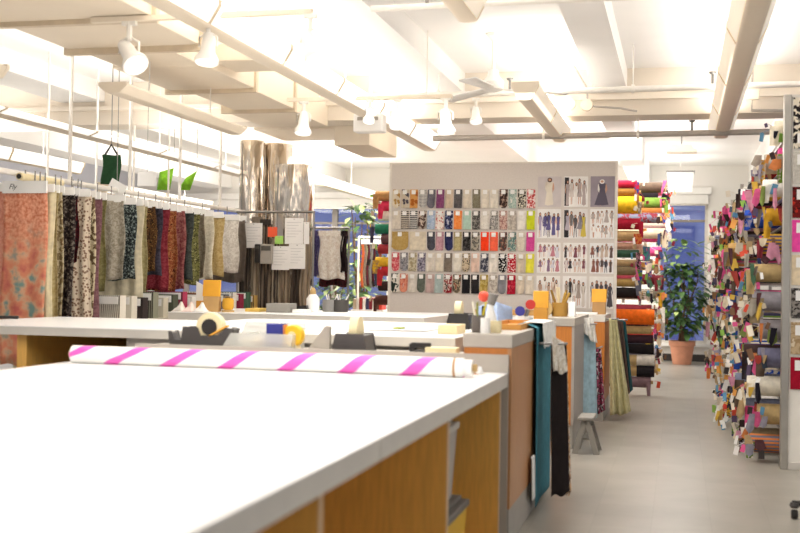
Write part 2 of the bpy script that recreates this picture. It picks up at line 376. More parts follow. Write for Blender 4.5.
MB().prism([(-.19, 3.07), (.21, 3.07), (.21, 3.1), (.16, 3.12), (.14, 3.17), (-.12, 3.17), (-.14, 3.12), (-.19, 3.1)], 15.9, 16.2).build('lamp_shade', BEIGE, pj)
MB().tube([(.01, 16.05, 3.17), (.01, 16.05, CZ)], .008, 6).build('rod', STEEL, pj)
p2 = thing('hanging_projector', 'white tapered box hanging in front of the far window top', 'box', (0, 18, 2.8))
MB().prism([(-.17, 2.72), (.17, 2.72), (.2, 2.99), (-.2, 2.99)], 17.9, 18.2).build('box_body', WHITE, p2)
MB().tube([(0, 18.05, 2.99), (0, 18.05, CZ)], .01, 6).build('rod', ROD, p2)
MB().box(-.21, .21, 17.88, 18.22, 2.99, 3.01).build('top_plate', STEEL, p2)

# ------------------------------------------------------------------ tables and cabinets
t1 = thing('cutting_table', 'big white cutting table with oak dividers filling the foreground', 'table', (-1.85, 3, 0))
for a, c in ((.6, 3.03), (3.034, 5.42)):
    MB().box(-2.94, -.78, a, c, .83 - .004, .83).build('tabletop', LAM, t1)
    MB().box(-2.938, -.782, a + .001, c - .001, .765, .826).build('edge_band', LAMEDGE, t1)
for y in (2.58, 4.12, 5.38, 1.0):
    d = MB().box(-2.9, -.815, y, y + .028, .0, .765).build('divider_panel', OAK, t1)
    MB().box(-.815, -.811, y, y + .028, 0, .765).build('edge_strip', EDGEW, d)
MB().box(-1.88, -1.85, 1.03, 5.38, 0, .765).build('centre_panel', OAK, t1)
MB().box(-1.85, -.83, 1.03, 5.38, .0, .02).build('base_shelf', OAK, t1)
def bin_(x0, x1, y0, y1, z0, z1, label, body, lid):
    t = thing('storage_bin', label, 'bin', ((x0 + x1) / 2, (y0 + y1) / 2, z0))
    MB().prism([(x0 + .02, z0), (x1 - .02, z0), (x1, z1 - .05), (x0, z1 - .05)], y0, y1).build('bin_body', body, t)
    MB().box(x0 - .01, x1 + .01, y0 - .01, y1 + .01, z1 - .05, z1 - .02).box(x0 + .02, x1 - .02, y0 + .02, y1 - .02, z1 - .02, z1).build('lid', lid, t, .006)
bin_(-1.4, -.915, 4.3, 4.85, .336, .68, 'translucent grey lidded bin stacked on the yellow crate under the table', mat('frosted_plastic', '#b9b2ac', .35), mat('lid_grey', '#cfcac2', .4))
bin_(-1.42, -.885, 4.25, 4.95, .024, .334, 'yellow storage crate with dark rim at the bottom under the table', mat('crate_yellow', '#e8b82c', .5), mat('rim_grey', '#6e6a66', .5))

def end_cabinet(x0, x1, y0, y1, label, front, side, cap, zt=1.01, kick=.18, split=None):
    t = thing('end_cabinet', label, 'cabinet', ((x0 + x1) / 2, y0, 0), 'cabinets along the aisle')
    MB().box(x0, x1 - .02, y0, y1, kick, zt - .065).build('carcass', front, t)
    MB().box(x1 - .02, x1, y0 + .001, y1, kick, zt - .065).build('side_panel', side, t)
    MB().box(x0 - .005, x1 + .005, y0 - .006, y1 + .006, zt - .065, zt).build('cap', cap, t, .004)
    MB().box(x0 + .01, x1 - .005, y0 + .01, y1, 0, kick).build('plinth', PLINTH, t)
    return t
c1 = end_cabinet(-1.0, -.77, 5.45, 7.3, 'long end cabinet with grey cap and pinkish wood side beside the foreground table', CHERRY, OAKPINK, GREYCAP)
lg_ = thing('equipment_ledge', 'low grey ledge behind the foreground table holding tape dispensers', 'ledge', (-1.8, 5.55, 0))
MB().box(-2.72, -1.005, 5.44, 5.79, .87, .9).build('ledge_top', LAMEDGE, lg_)
MB().box(-2.71, -.78, 5.425, 5.44, 0, .915).build('front_panel', GREYCAP, lg_)
MB().box(-2.71, -2.69, 5.44, 5.78, 0, .87).build('end_panel', GREYSIDE, lg_)
c2 = end_cabinet(-1.06, -.77, 8.84, 10.16, 'end cabinet with orange cherry front and grey side, middle of the row', CHERRY, GREYSIDE, GREYCAP, 1.0)
c3 = end_cabinet(-.98, -.66, 10.75, 11.6, 'narrow end cabinet farthest along the aisle before the swatch board', CHERRY, CHERRY, LAMEDGE, .98)
MB().box(-.98, -.78, 10.735, 10.749, .3, .9).build('front_panel', WHITE, c3)
c3b = thing('work_counter', 'white counter between the middle and farthest end cabinets', 'table', (-1.9, 10.7, 0))
MB().box(-1.97, -.985, 10.75, 11.6, .9, .95).build('worktop', LAM, c3b)
MB().box(-1.95, -1.0, 10.8, 11.55, 0, .9).build('carcass', GREYSIDE, c3b)

t2 = thing('work_counter', 'long white work counter behind the striped roll with dark open bay', 'table', (-2.6, 6.5, 0))
MB().box(-4.25, -1.11, 5.8, 7.32, .965, .97).box(-3.0, -1.11, 7.32, 7.9, .965, .97).build('worktop', LAM, t2)
MB().box(-4.248, -1.112, 5.802, 7.318, .92, .965).box(-2.998, -1.112, 7.318, 7.898, .92, .965).build('edge_band', LAMEDGE, t2)
MB().box(-3.66, -3.6, 5.86, 7.25, 0, .92).build('end_panel', OAK, t2)
MB().box(-3.6, -2.98, 7.2, 7.25, 0, .92).box(-3.6, -2.98, 5.9, 7.2, 0, .05).build('bay_back', mat('bay_shade_board', '#3a2a1c', .7), t2)  # shade inside the open bay painted as dark back and floor
MB().box(-2.98, -1.112, 5.86, 7.25, 0, .92).build('front_panel', mat('counter_grey', '#c9c2b8', .5), t2)
t3 = thing('work_counter', 'white work counter in front of the steel columns holding yellow notes', 'table', (-3.1, 9.5, 0))
MB().box(-4.2, -1.98, 9.0, 10.6, .965, .97).build('worktop', LAM, t3)
MB().box(-4.198, -1.982, 9.002, 10.598, .885, .965).build('edge_band', LAMEDGE, t3)
for x in (-4.1, -3.35, -2.68, -2.03): MB().box(x, x + .03, 9.05, 10.55, 0, .885).build('support_panel', CHERRY, t3)
MB().box(-4.07, -2.03, 10.5, 10.54, 0, .885).build('back_panel', CHERRY, t3)
MB().box(-4.07, -2.03, 9.08, 10.5, .55, .57).build('shelf', CHERRY, t3)
# folded cloths lying on the shelf of that counter
fc = [('#6e1f24', 'dark red'), ('#d8d0c4', 'cream'), ('#3b3430', 'dark brown'), ('#b8483e', 'brick red'), ('#8c6a58', 'taupe'), ('#2e2a33', 'black'), ('#a04a3c', 'rust'), ('#7c6f8a', 'lilac')]
for k, (c, nm) in enumerate(fc):
    x = -3.28 + k * .155; y = 9.12 + .02 * (k % 2)
    if -2.72 < x + .06 < -2.62: x += .1
    zt = .74 + .1 * ((k * 3) % 4) / 3
    tag(MB().box(x, x + .13, y, y + .3, .573, zt).build('folded_cloth', fab('plain', c), None, .02), '%s folded cloth, %s from left on the shelf under the far counter' % (nm, ORD[k]), 'cloth', 'folded cloths under the far counter')

# striped paper roll
rm, nt, b = base('pink_striped_paper')
tc = N(nt, 'ShaderNodeTexCoord'); sx = N(nt, 'ShaderNodeSeparateXYZ'); nt.links.new(tc.outputs['Object'], sx.inputs[0])
at = N(nt, 'ShaderNodeMath', operation='ARCTAN2'); nt.links.new(sx.outputs['Z'], at.inputs[0]); nt.links.new(sx.outputs['Y'], at.inputs[1])
m1 = N(nt, 'ShaderNodeMath', operation='MULTIPLY'); nt.links.new(at.outputs[0], m1.inputs[0]); m1.inputs[1].default_value = 1 / (2 * PI)
m2 = N(nt, 'ShaderNodeMath', operation='MULTIPLY'); nt.links.new(sx.outputs['X'], m2.inputs[0]); m2.inputs[1].default_value = 1 / .29
m3 = N(nt, 'ShaderNodeMath', operation='ADD'); nt.links.new(m1.outputs[0], m3.inputs[0]); nt.links.new(m2.outputs[0], m3.inputs[1])
m4 = N(nt, 'ShaderNodeMath', operation='FRACT'); nt.links.new(m3.outputs[0], m4.inputs[0])
rp = N(nt, 'ShaderNodeValToRGB'); rp.color_ramp.interpolation = 'CONSTANT'
rp.color_ramp.elements[0].color = (*lin('#f463c4'), 1); rp.color_ramp.elements[1].color = (*lin('#faf8f3'), 1); rp.color_ramp.elements[1].position = .26
nt.links.new(m4.outputs[0], rp.inputs[0]); nt.links.new(rp.outputs[0], b.inputs['Base Color']); b.inputs['Roughness'].default_value = .4
RR = .043
pr_ = thing('paper_roll', 'white paper roll with pink diagonal stripes lying across the foreground table', 'roll', (-1.9, 5.08, .83 + RR))
MB().tube([(-2.88, 5.11, .83 + RR), (-.93, 5.07, .83 + RR)], RR, 24).build('paper', rm, pr_)
MB().tube([(-.975, 5.071, .83 + RR), (-.965, 5.071, .83 + RR)], RR + .0015, 24).build('tape_band', mat('brown_tape', '#a9793f', .5), pr_)
MB().tube([(-.93, 5.07, .83 + RR), (-.89, 5.069, .83 + RR)], RR - .006, 20).build('roll_end', CARD, pr_)
MB().tube([(-.9, 5.069, .83 + RR), (-.87, 5.068, .83 + RR)], .018, 14).tube([(-2.9, 5.111, .83 + RR), (-2.85, 5.11, .83 + RR)], .018, 14).build('core', CORE, pr_)

def tape_dispenser(x, y, z, s, label, rz=0, tape=True):
    t = thing('tape_dispenser', label, 'tape dispenser', (x, y, z))
    pf = [(-.17, 0), (.16, 0), (.185, .095), (.15, .1), (.10, .06), (.0, .055), (-.02, .1), (-.095, .1), (-.105, .03), (-.15, .03), (-.165, .075), (-.178, .075)]
    MB().prism([(x + a * s, z + c * s) for a, c in pf], y - .045 * s, y + .045 * s).build('body', CHAR, t, .004 * s)
    MB().lathe((x + .045 * s, y, z + .105 * s), [(.045 * s, -.025 * s), (.075 * s, -.025 * s), (.075 * s, .025 * s), (.045 * s, .025 * s)], 24, 'Y').build('tape_roll', CREAM, t)
    MB().lathe((x + .045 * s, y, z + .105 * s), [(.043 * s, -.032 * s), (.043 * s, .032 * s)], 18, 'Y').build('hub', DARK, t)
    MB().obox((x + .1 * s, y - .03 * s, z + .085 * s), (.12 * s, .03 * s, .008 * s), 0, 0, -.5).build('cut_tape', YELLOW, t)
q = P(203, 350, 5.6); tape_dispenser(q.x, 5.6, .9, .98, 'dark tape dispenser with cream roll, left one behind the striped roll')
q = P(354, 350, 5.6)
td = thing('tape_dispenser', 'dark tape dispenser seen from its end, behind the right half of the striped roll', 'tape dispenser', (q.x, 5.6, .9))
MB().prism([(q.x - .085, .9), (q.x + .085, .9), (q.x + .07, .985), (q.x - .065, .985)], 5.5, 5.7).build('body', CHAR, td, .006)
MB().lathe((q.x + .01, 5.6, 1.005), [(.03, -.022), (.07, -.022), (.07, .022), (.03, .022)], 20, 'X').build('tape_roll', CREAM, td)
q = P(466, 330, 7.0)
td = thing('tape_dispenser', 'black tape dispenser with cream roll by the end cabinet cap', 'tape dispenser', (-1.3, 7.0, .97))
MB().prism([(-1.38, .97), (-1.24, .97), (-1.25, 1.06), (-1.36, 1.06)], 6.9, 7.1).build('body', DARK, td, .006)
MB().lathe((-1.32, 7.0, 1.085), [(.02, -.02), (.055, -.02), (.055, .02), (.02, .02)], 20, 'X').build('tape_roll', CREAM, td)
# clear organiser with blue box and yellow reel
pl, nt, b = base('clear_acrylic'); b.inputs['Base Color'].default_value = (*lin('#e6e6de'), 1); b.inputs['Roughness'].default_value = .1; b.inputs['Alpha'].default_value = .4
ox0, ox1 = P(230, 350, 5.6).x, P(298, 350, 5.6).x
og = thing('desk_organiser', 'clear acrylic desk tray behind the striped roll, holding small supplies', 'tray', ((ox0 + ox1) / 2, 5.6, .9))
MB().prism([(ox0, .9), (ox1, .9), (ox1 + .01, .98), (ox0 + .05, .98)], 5.48, 5.484).prism([(ox0, .9), (ox1, .9), (ox1 + .01, 1.03), (ox0 + .05, 1.03)], 5.69, 5.694).box(ox0, ox1, 5.484, 5.69, .9, .904).build('tray_wall', pl, og)
for x in (ox0 + .12, ox0 + .22, ox1): MB().box(x, x + .004, 5.484, 5.69, .904, .98).build('divider', pl, og)
MB().ball((ox0 + .17, 5.55, .935), .03).ball((ox0 + .1, 5.57, .93), .028).build('eraser', mat('eraser_beige', '#e2cfae', .7), og)
q = P(279, 340, 5.6); tag(MB().box(q.x - .045, q.x + .045, 5.53, 5.59, .905, 1.03).build('small_box', mat('blue_card', '#33388c', .5), None, .003), 'dark blue box with orange edge standing in the clear desk tray', 'box')
o = bpy.data.objects['small_box']; MB().box(q.x + .045, q.x + .049, 5.532, 5.588, .91, 1.025).build('side_strip', mat('orange_card', '#d98a4a', .6), o)
q = P(295, 333, 5.6); sq = thing('thread_spool', 'yellow round thread spool beside the dark blue box', 'spool', (q.x, 5.58, .905))
MB().lathe((q.x, 5.58, .97), [(.05, -.03), (.055, -.02), (.055, .02), (.05, .03)], 20, 'Y').build('thread', mat('thread_yellow', '#f3c22d', .7), sq)
MB().lathe((q.x, 5.58, .97), [(.022, -.035), (.022, .035)], 12, 'Y').box(q.x - .03, q.x + .03, 5.555, 5.605, .905, .92).build('core', CREAM, sq)
x0, x1 = P(309, 350, 5.6).x, P(330, 350, 5.6).x
tag(MB().prism([(x0, .9), (x1, .9), (x1, 1.02), (x1 - .02, 1.02)], 5.58, 5.61).build('bookend', GREYCAP, None, .003), 'grey triangular bookend between the desk tray and the tape dispenser', 'bookend')
q = P(420, 354, 5.6); sb = thing('stapler', 'small black stapler behind the right end of the striped roll', 'stapler', (q.x, 5.6, .9))
MB().box(q.x - .05, q.x + .06, 5.58, 5.62, .9, .915).build('base', DARK, sb, .003)
MB().prism([(q.x - .05, .915), (q.x - .03, .915), (q.x - .02, .932), (q.x + .05, .932), (q.x + .05, .948), (q.x - .04, .948), (q.x - .05, .94)], 5.585, 5.615).build('arm', DARK, sb, .003)
x0, x1 = P(427, 354, 5.6).x, P(458, 354, 5.6).x
tag(MB().box(x0, x1, 5.55, 5.65, .9, .932).build('note_pad', CREAM, None, .004), 'cream note pad on the low ledge beside the stapler', 'note pad')
rl = thing('ruler', 'brown wooden ruler near the right corner of the foreground table', 'ruler', (-.98, 5.25, .83))
MB().obox((-1.0, 5.27, .8345), (.2, .035, .009), .12).build('strip', mat('ruler_wood', '#b58452', .6), rl)
MB().lathe((-.9, 5.28, .835), [(.02, 0), (.022, .01), (.015, .03)], 12).build('knob', CARD, rl)

# things on the second counter and cabinet caps
def small_box(x0, x1, y0, y1, z0, z1, m, label, name='card_box', cat='box'):
    return tag(MB().box(x0, x1, y0, y1, z0, z1).build(name, m, None, .004), label, cat)
x0, x1 = P(441, 340, 6.3).x, P(464, 340, 6.3).x
small_box(x0, x1 - .02, 6.2, 6.45, .97, 1.02, mat('cream_card', '#ead9ac', .7), 'flat cream box at the right end of the work counter')
q = P(404, 335, 6.6); sc_ = thing('scissors', 'small yellow-green handled scissors lying on the work counter', 'scissors', (q.x, 6.6, .97))
MB().obox((q.x + .06, 6.6, .975), (.12, .02, .008), .1).build('blade', STEEL, sc_)
for s in (-1, 1): MB().lathe((q.x - .03, 6.6 + s * .03, .972), [(.018, 0), (.03, 0), (.03, .014), (.018, .014)], 14).build('handle', mat('handle_green', '#8c9a2a', .5), sc_)
tag(MB().grid(lambda u, v: (-2.5 + 1.1 * u, 6.4 + .7 * v, .974 + .003 * math.sin(9 * u)), 10, 4).build('paper_sheet', PAPER, None, solid=.001), 'wide white pattern paper sheet spread on the work counter', 'paper')
q = P(25, 313, 6.8); kn = thing('cutting_knife', 'black handled cutter lying on the left end of the work counter', 'knife', (q.x, 6.6, .97))
MB().obox((q.x, 6.6, .985), (.14, .025, .02), .25).build('handle', DARK, kn, .006)
MB().obox((q.x - .12, 6.57, .978), (.12, .02, .006), .25).build('blade', STEEL, kn)
tag(MB().ball((q.x - .05, 6.5, 1.0), .03).build('pin_cushion', mat('cushion_red', '#b55a4e', .9), None), 'small reddish pin cushion beside the black cutter', 'pin cushion')
# cap of first cabinet
tray = thing('wooden_tray', 'shallow orange wooden tray on the grey cabinet cap', 'tray', (-.93, 6.4, 1.01))
MB().box(-.99, -.8, 6.0, 6.8, 1.01, 1.018).build('base', mat('tray_wood', '#d99a4a', .5), tray)
MB().box(-.99, -.98, 6.0, 6.8, 1.018, 1.04).box(-.81, -.8, 6.0, 6.8, 1.018, 1.04).box(-.98, -.81, 6.0, 6.01, 1.018, 1.04).box(-.98, -.81, 6.79, 6.8, 1.018, 1.04).build('rim', mat('tray_wood', '#d99a4a', .5), tray)
def pot(x, y, z, r, h, m, label, name='pen_pot', cat='pot', extra=None):
    t = thing(name, label, cat, (x, y, z))
    MB().lathe((x, y, z), [(r * .9, 0), (r, h * .1), (r, h), (r * .86, h), (r * .84, h * .2)], 16).build('cup', m, t)
    if extra: extra(t)
    return t
def pens(x, y, z, cols, h=.12, r=.028):
    def f(t):
        for k, c in enumerate(cols):
            a = k * 2.4; dx, dy = math.cos(a) * r, math.sin(a) * r
            MB().tube([(x + dx * .6, y + dy * .6, z), (x + dx * 1.5, y + dy * 1.5, z + h)], .006, 6).build('pen', mat('pen', c, .4), t)
    return f
x = P(472, 325, 5.62).x
pot(-.965, 5.62, 1.01, .03, .085, mat('pot_smoke', '#6d655f', .3), 'small smoky pot near the front of the first cabinet cap', extra=pens(-.965, 5.62, 1.06, ['#d8c53a', '#f0ead8', '#8a8f3a'], .1))
x = P(481, 315, 6.9).x
rb = thing('pin_ball', 'red pin ball on a small dark stand behind the cabinet cap', 'pin cushion', (-1.2, 7.2, .97))
MB().ball((-1.2, 7.2, 1.17), .035, 12).build('ball', mat('ball_red', '#e2553f', .6), rb)
MB().lathe((-1.2, 7.2, .97), [(.045, 0), (.045, .015), (.012, .03), (.012, .14)], 12).build('stand', DARK, rb)
bc = tag(MB().grid(lambda u, v: (-1.28 + .22 * u, 7.45 + .04 * math.sin(8 * u) + .05 * v, .972 + .17 * (1 - v) * (1 - .5 * abs(u - .5))), 10, 6).build('crumpled_cloth', fab('plain', '#b8cdf0'), None, solid=.004), 'pale blue crumpled cloth standing behind the cabinet cap', 'cloth')
bt = thing('spray_bottle', 'slim white bottle with dark cap leaning up on the first cabinet cap', 'bottle', (-.93, 5.8, 1.01))
MB().lathe((-.93, 5.8, 1.01), [(.026, 0), (.03, .01), (.03, .07), (.018, .11), (.016, .135)], 14).build('bottle_body', CARD, bt)
MB().tube([(-.93, 5.8, 1.145), (-.915, 5.8, 1.2)], [.02, .026], 12).build('cap', mat('cap_grey', '#8a8580', .5), bt)
pot(-.87, 5.6, 1.01, .028, .06, CREAM, 'small cream cup at the front corner of the first cabinet cap', name='cup', cat='cup')
pot(-.91, 5.52, 1.01, .024, .075, CARD, 'small white beaker at the front edge of the first cabinet cap', name='cup', cat='cup')
def note_stand(x, y, z, w, zt, label, hold, wn=None):
    t = thing('note_block', label, 'notes', (x, y, z), 'yellow note blocks')
    MB().box(x - w / 2, x + w / 2, y - .03, y + .03, z, z + (zt - z) * .48).build('holder', hold, t, .004)
    MB().obox((x, y - .01, z + (zt - z) * .74), (w * (wn or 1.1), .025, (zt - z) * .52), 0, -.08).build('note_pad', YELLOW, t, .003)
q = P(541, 318, 7.1); note_stand(q.x, 7.1, 1.01, .085, P(541, 291, 7.1).z, 'yellow note pad on amber holder at the far end of the first cabinet cap', mat('amber', '#d79a3f', .5))
q = P(599, 314, 11.0); note_stand(q.x, 11.0, .98, .125, P(599, 289, 11.0).z, 'yellow note pad on tan holder on the farthest end cabinet', mat('tan_holder', '#b78d5b', .6))
q = P(212, 311, 9.3); note_stand(q.x, 9.3, .97, .145, P(212, 280, 9.3).z, 'yellow note pad on tan box at the left end of the far counter', mat('tan_holder', '#c9a26a', .6))
# colourful scissors & roll of tape at first cap end
x = -.87
cs = thing('scissors', 'red and blue handled scissors standing in a white cup on the cabinet cap', 'scissors', (-.9, 6.9, 1.01))
MB().lathe((-.9, 6.9, 1.01), [(.05, 0), (.05, .05), (.045, .05), (.044, .005)], 14).build('cup', CARD, cs)
MB().tube([(-.9, 6.9, 1.03), (-.88, 6.9, 1.1)], .012, 8).build('blade', STEEL, cs)
MB().lathe((-.865, 6.9, 1.13), [(.016, -.008), (.03, -.008), (.03, .008), (.016, .008)], 14, 'Y').build('handle', mat('handle_red', '#c63a34', .5), cs)
MB().lathe((-.925, 6.88, 1.09), [(.016, -.008), (.03, -.008), (.03, .008), (.016, .008)], 14, 'Y').build('handle', mat('handle_blue', '#3d3f9c', .5), cs)
# cap of second cabinet: wooden tool jar
ww = thing('tool_jar', 'jar of wooden handled tools on the middle end cabinet', 'jar', (-.92, 9.2, 1.0))
MB().lathe((-.92, 9.2, 1.0), [(.06, 0), (.065, .02), (.065, .11), (.055, .11)], 16).build('jar_body', mat('jar_wood', '#a9803a', .5), ww)
for k in range(7):
    a = k * 2 * PI / 7; MB().tube([(-.92 + .03 * math.cos(a), 9.2 + .03 * math.sin(a), 1.08), (-.92 + .075 * math.cos(a), 9.2 + .06 * math.sin(a), 1.19 + .02 * (k % 3))], .011, 6).build('handle', mat('tool_handle', ['#b8913f', '#8a6a2c', '#d9c9a4'][k % 3], .5), ww)
rr_ = thing('tape_rings', 'standing cardboard tape ring at the left of the tool jar', 'tape', (-1.04, 9.15, 1.0))
MB().lathe((-1.03, 9.15, 1.06), [(.04, -.025), (.06, -.025), (.06, .025), (.04, .025)], 20, 'Y').build('ring', CORE, rr_)
small_box(-.84, -.79, 9.1, 9.16, 1.0, 1.12, CARD, 'small white upright card box right of the tool jar')
small_box(-.96, -.74, 10.8, 10.95, .98, 1.0, CARD, 'flat white paper stack on the farthest end cabinet', 'paper_stack', 'paper')
small_box(-1.95, -1.3, 11.1, 11.4, .95, 1.0, mat('tan_card', '#b98e55', .7), 'low tan carton on the counter beside the farthest end cabinet')

# things on the far counter
pots = [(198, 296, 9.4, 'white')]
q = P(198, 311, 9.35)
cd = thing('card_holder', 'white peaked card with orange base on the far counter left end', 'card', (q.x, 9.45, .97))
MB().prism([(q.x - .06, 1.06), (q.x + .06, 1.06), (q.x + .06, 1.22), (q.x + .02, 1.19), (q.x - .06, 1.23)], 9.44, 9.45).build('card', CARD, cd)
MB().prism([(q.x - .05, .97), (q.x + .05, .97), (q.x + .03, 1.06), (q.x - .05, 1.06)], 9.42, 9.47).build('base', mat('amber', '#d79a3f', .5), cd)
for k, (px, c, nm) in enumerate(((180, '#efe7dc', 'white'), (190, '#f0d9cf', 'pale pink'), (201, '#f3efe9', 'ivory'))):
    q = P(px, 308, 9.15); tag(MB().grid(lambda u, v, q=q: (q.x - .06 + .12 * u, 9.1 + .12 * v, .972 + .07 * math.sin(PI * u) * math.sin(PI * v) * (1 + .3 * math.sin(9 * u + 5 * v))), 8, 8).build('crumpled_cloth', fab('plain', c), None, solid=.003), '%s crumpled scrap, %s of three on the far counter' % (nm, ('left', 'middle', 'right')[k]), 'cloth', 'scraps on the far counter')
q = P(228, 309, 9.3)
sp = thing('thread_spool', 'golden yellow thread spool beside the tan note block', 'spool', (q.x, 9.3, .97))
MB().lathe((q.x, 9.3, .97), [(.04, .02), (.05, .05), (.05, .1), (.04, .12)], 16).build('thread', mat('thread_gold', '#d9a233', .8), sp)
MB().lathe((q.x, 9.3, .97), [(.055, 0), (.055, .015), (.02, .02), (.02, .13), (.05, .135)], 16).build('core', CORE, sp)
small_box(P(247, 308, 9.6).x, P(262, 308, 9.6).x, 9.55, 9.8, .97, 1.0, mat('ochre', '#d5b25a', .8), 'flat ochre swatch book lying on the far counter', 'swatch_book', 'book')
small_box(P(270, 308, 9.6).x, P(293, 308, 9.6).x, 9.5, 9.7, .97, 1.05, mat('box_grey', '#8f8b84', .6), 'low grey box on the far counter before the steel columns')
small_box(P(296, 308, 9.6).x, P(308, 308, 9.6).x, 9.5, 9.7, .97, 1.0, CARD, 'flat white card stack right of the low grey box', 'paper_stack', 'paper')
st = thing('stapler', 'dark stapler resting beside the white stack on the far counter', 'stapler', (P(302, 303, 9.9).x, 9.9, .97))
qx = st.location.x
MB().box(qx - .06, qx + .06, 9.87, 9.93, .97, .99).build('base', CARD, st); MB().prism([(qx - .06, .99), (qx + .06, .99), (qx + .05, 1.03), (qx - .05, 1.02)], 9.875, 9.925).build('arm', DARK, st)
q = P(313, 300, 10.0)
wb2 = thing('glue_bottle', 'white squat bottle with tan cap on the far counter', 'bottle', (q.x, 10, .97))
MB().lathe((q.x, 10, .97), [(.055, 0), (.06, .01), (.06, .12), (.03, .16)], 16).build('bottle_body', CARD, wb2)
MB().lathe((q.x, 10, 1.13), [(.028, 0), (.028, .03), (.012, .06)], 12).build('cap', CORE, wb2)
for k, (px, c, l) in enumerate(((330, '#8d8a86', 'grey metal pot with white tags'), (341, '#4b4744', 'dark pot with white tags'))):
    q = P(px, 300, 10.2); pot(q.x, 10.2, .97, .07, .11, mat('pot%d' % k, c, .5), l + ' at the right of the far counter', extra=pens(q.x, 10.2, 1.05, ['#f4f2ee', '#efe9e0', '#d8d2c8'], .08, .05))

# ------------------------------------------------------------------ hanging cloths on the cabinet ends
def cloth_hang(x, y0, y1, zt, zb, m, label, amp=.012, flare=0, ph=0, lip=.1, n=3):
    """length of cloth draped over a cabinet edge, hanging on the aisle face"""
    yc = (y0 + y1) / 2
    def f(u, v):
        w = 1 + flare * v; yy = yc + (u - .5) * (y1 - y0) * w
        off = amp * (1 + math.sin(u * 2 * PI * n + ph + v)) * (.4 + .6 * v)
        if v < .06: return (x - lip * (1 - v / .06), yy, zt)
        q = (v - .06) / .94
        return (x + .004 + off + .03 * flare * q, yy, zt - q * (zt - zb))
    return tag(MB().grid(f, 24, 26).build('draped_cloth', m, None, solid=.003), label, 'cloth', 'cloths draped along the cabinets')
cloth_hang(-.757, 6.25, 6.95, 1.03, .04, fab('plain', '#3f7b8a'), 'long teal cloth hanging down the first end cabinet', .005, ph=1, n=1)
cloth_hang(-.735, 6.35, 6.9, 1.04, .9, fab('plain', '#efece6'), 'short white cloth draped over the top of the teal cloth', .008, .1)
cloth_hang(-.755, 6.12, 6.24, .33, .1, CARD, 'small white tag strip showing low beside the teal cloth', .004, lip=.0)
cloth_hang(-.757, 7.0, 7.22, 1.03, .3, fab('plain', '#e9e4da'), 'narrow white cloth edge behind the teal cloth', .012)
def cloth_face(tl, tr, bl, br, Y, m, label, yaw=.12, amp=.02, n=3, ph=0):
    """length of cloth hung on a rod beyond a cabinet, its broad side toward the near end of the aisle"""
    c4 = [P(tl[0], tl[1], Y), P(tr[0], tr[1], Y), P(bl[0], bl[1], Y), P(br[0], br[1], Y)]
    for c in c4: c.z = max(c.z, .015)
    def f(u, v):
        p = c4[0].lerp(c4[1], u).lerp(c4[2].lerp(c4[3], u), v)
        return (p.x, p.y + yaw * u + amp * math.sin(u * 2 * PI * n + ph + 1.5 * v) * (.3 + .7 * v), p.z + .01 * math.sin(8 * u + ph) * v)
    return tag(MB().grid(f, 20, 24).build('draped_cloth', m, None, solid=.003), label, 'cloth', 'cloths hung beside the cabinets')
cloth_face((551, 345), (564, 345), (551, 497), (567, 497), 6.32, fab('plain', '#241d1c'), 'long black cloth hung beside the teal cloth', amp=.004, n=1)
cloth_face((552, 336), (561, 343), (553, 372), (565, 375), 6.28, fab('lace', '#efeae0', '#cfc4b2'), 'cream knitted cloth folded over the black cloth', amp=.014)
cloth_face((563, 350), (565, 350), (566, 496), (569, 496), 6.5, fab('floral', '#d8b48a', '#6d4a36', '#efe5d5', 40), 'narrow brown frayed cloth edge right of the black cloth', .1, .006, 1)
cloth_face((583, 322), (594, 326), (582, 424), (596, 420), 9.75, fab('plain', '#a9c6d2'), 'pale blue cloth hanging beyond the middle end cabinet', amp=.012, n=2)
cloth_face((583, 318), (592, 318), (584, 334), (596, 345), 9.7, fab('plain', '#ece8e0'), 'short cream cloth on top of the pale blue cloth', amp=.02)
cloth_face((592, 346), (600, 350), (591, 414), (604, 413), 10.3, fab('floral', '#a8506a', '#3a2b30', '#e3cfd3', 28), 'pink and dark floral cloth behind the pale blue cloth', amp=.03)
cloth_face((609, 318), (616, 320), (610, 416), (630, 414), 10.75, fab('plain', '#cfc79a'), 'long pale olive cloth flaring to the floor at the farthest cabinet', amp=.04)
cloth_face((614, 320), (622, 322), (622, 396), (629, 395), 11.2, fab('plain', '#5d4a42'), 'brown cloth hanging behind the pale olive cloth', amp=.03)
cloth_face((617, 318), (625, 322), (622, 397), (632, 392), 11.6, fab('plain', '#2f5a60'), 'dark teal cloth last in the row near the fabric rolls', amp=.03)
for (px, py, Y_, xa, l) in ((566, 344, 6.34, -.77, 'nearest, carrying the black cloth'), (596, 324, 9.77, -.77, 'middle, carrying the pale blue cloth'), (602, 347, 10.32, -.77, 'low, carrying the pink floral cloth'), (618, 319, 10.78, -.68, 'carrying the pale olive cloth'), (627, 320, 11.62, -.68, 'farthest, carrying the dark teal cloth')):
    q = P(px, py, Y_); ya = min(Y_, 11.58) if Y_ > 10.7 else min(Y_, 10.12)
    tag(MB().tube([(xa, ya, q.z), (q.x - .02, ya, q.z), (q.x, Y_ + .05, q.z)], .007, 8).build('cloth_rail', STEEL, None), 'thin steel cloth rail on the cabinets, ' + l, 'rail')
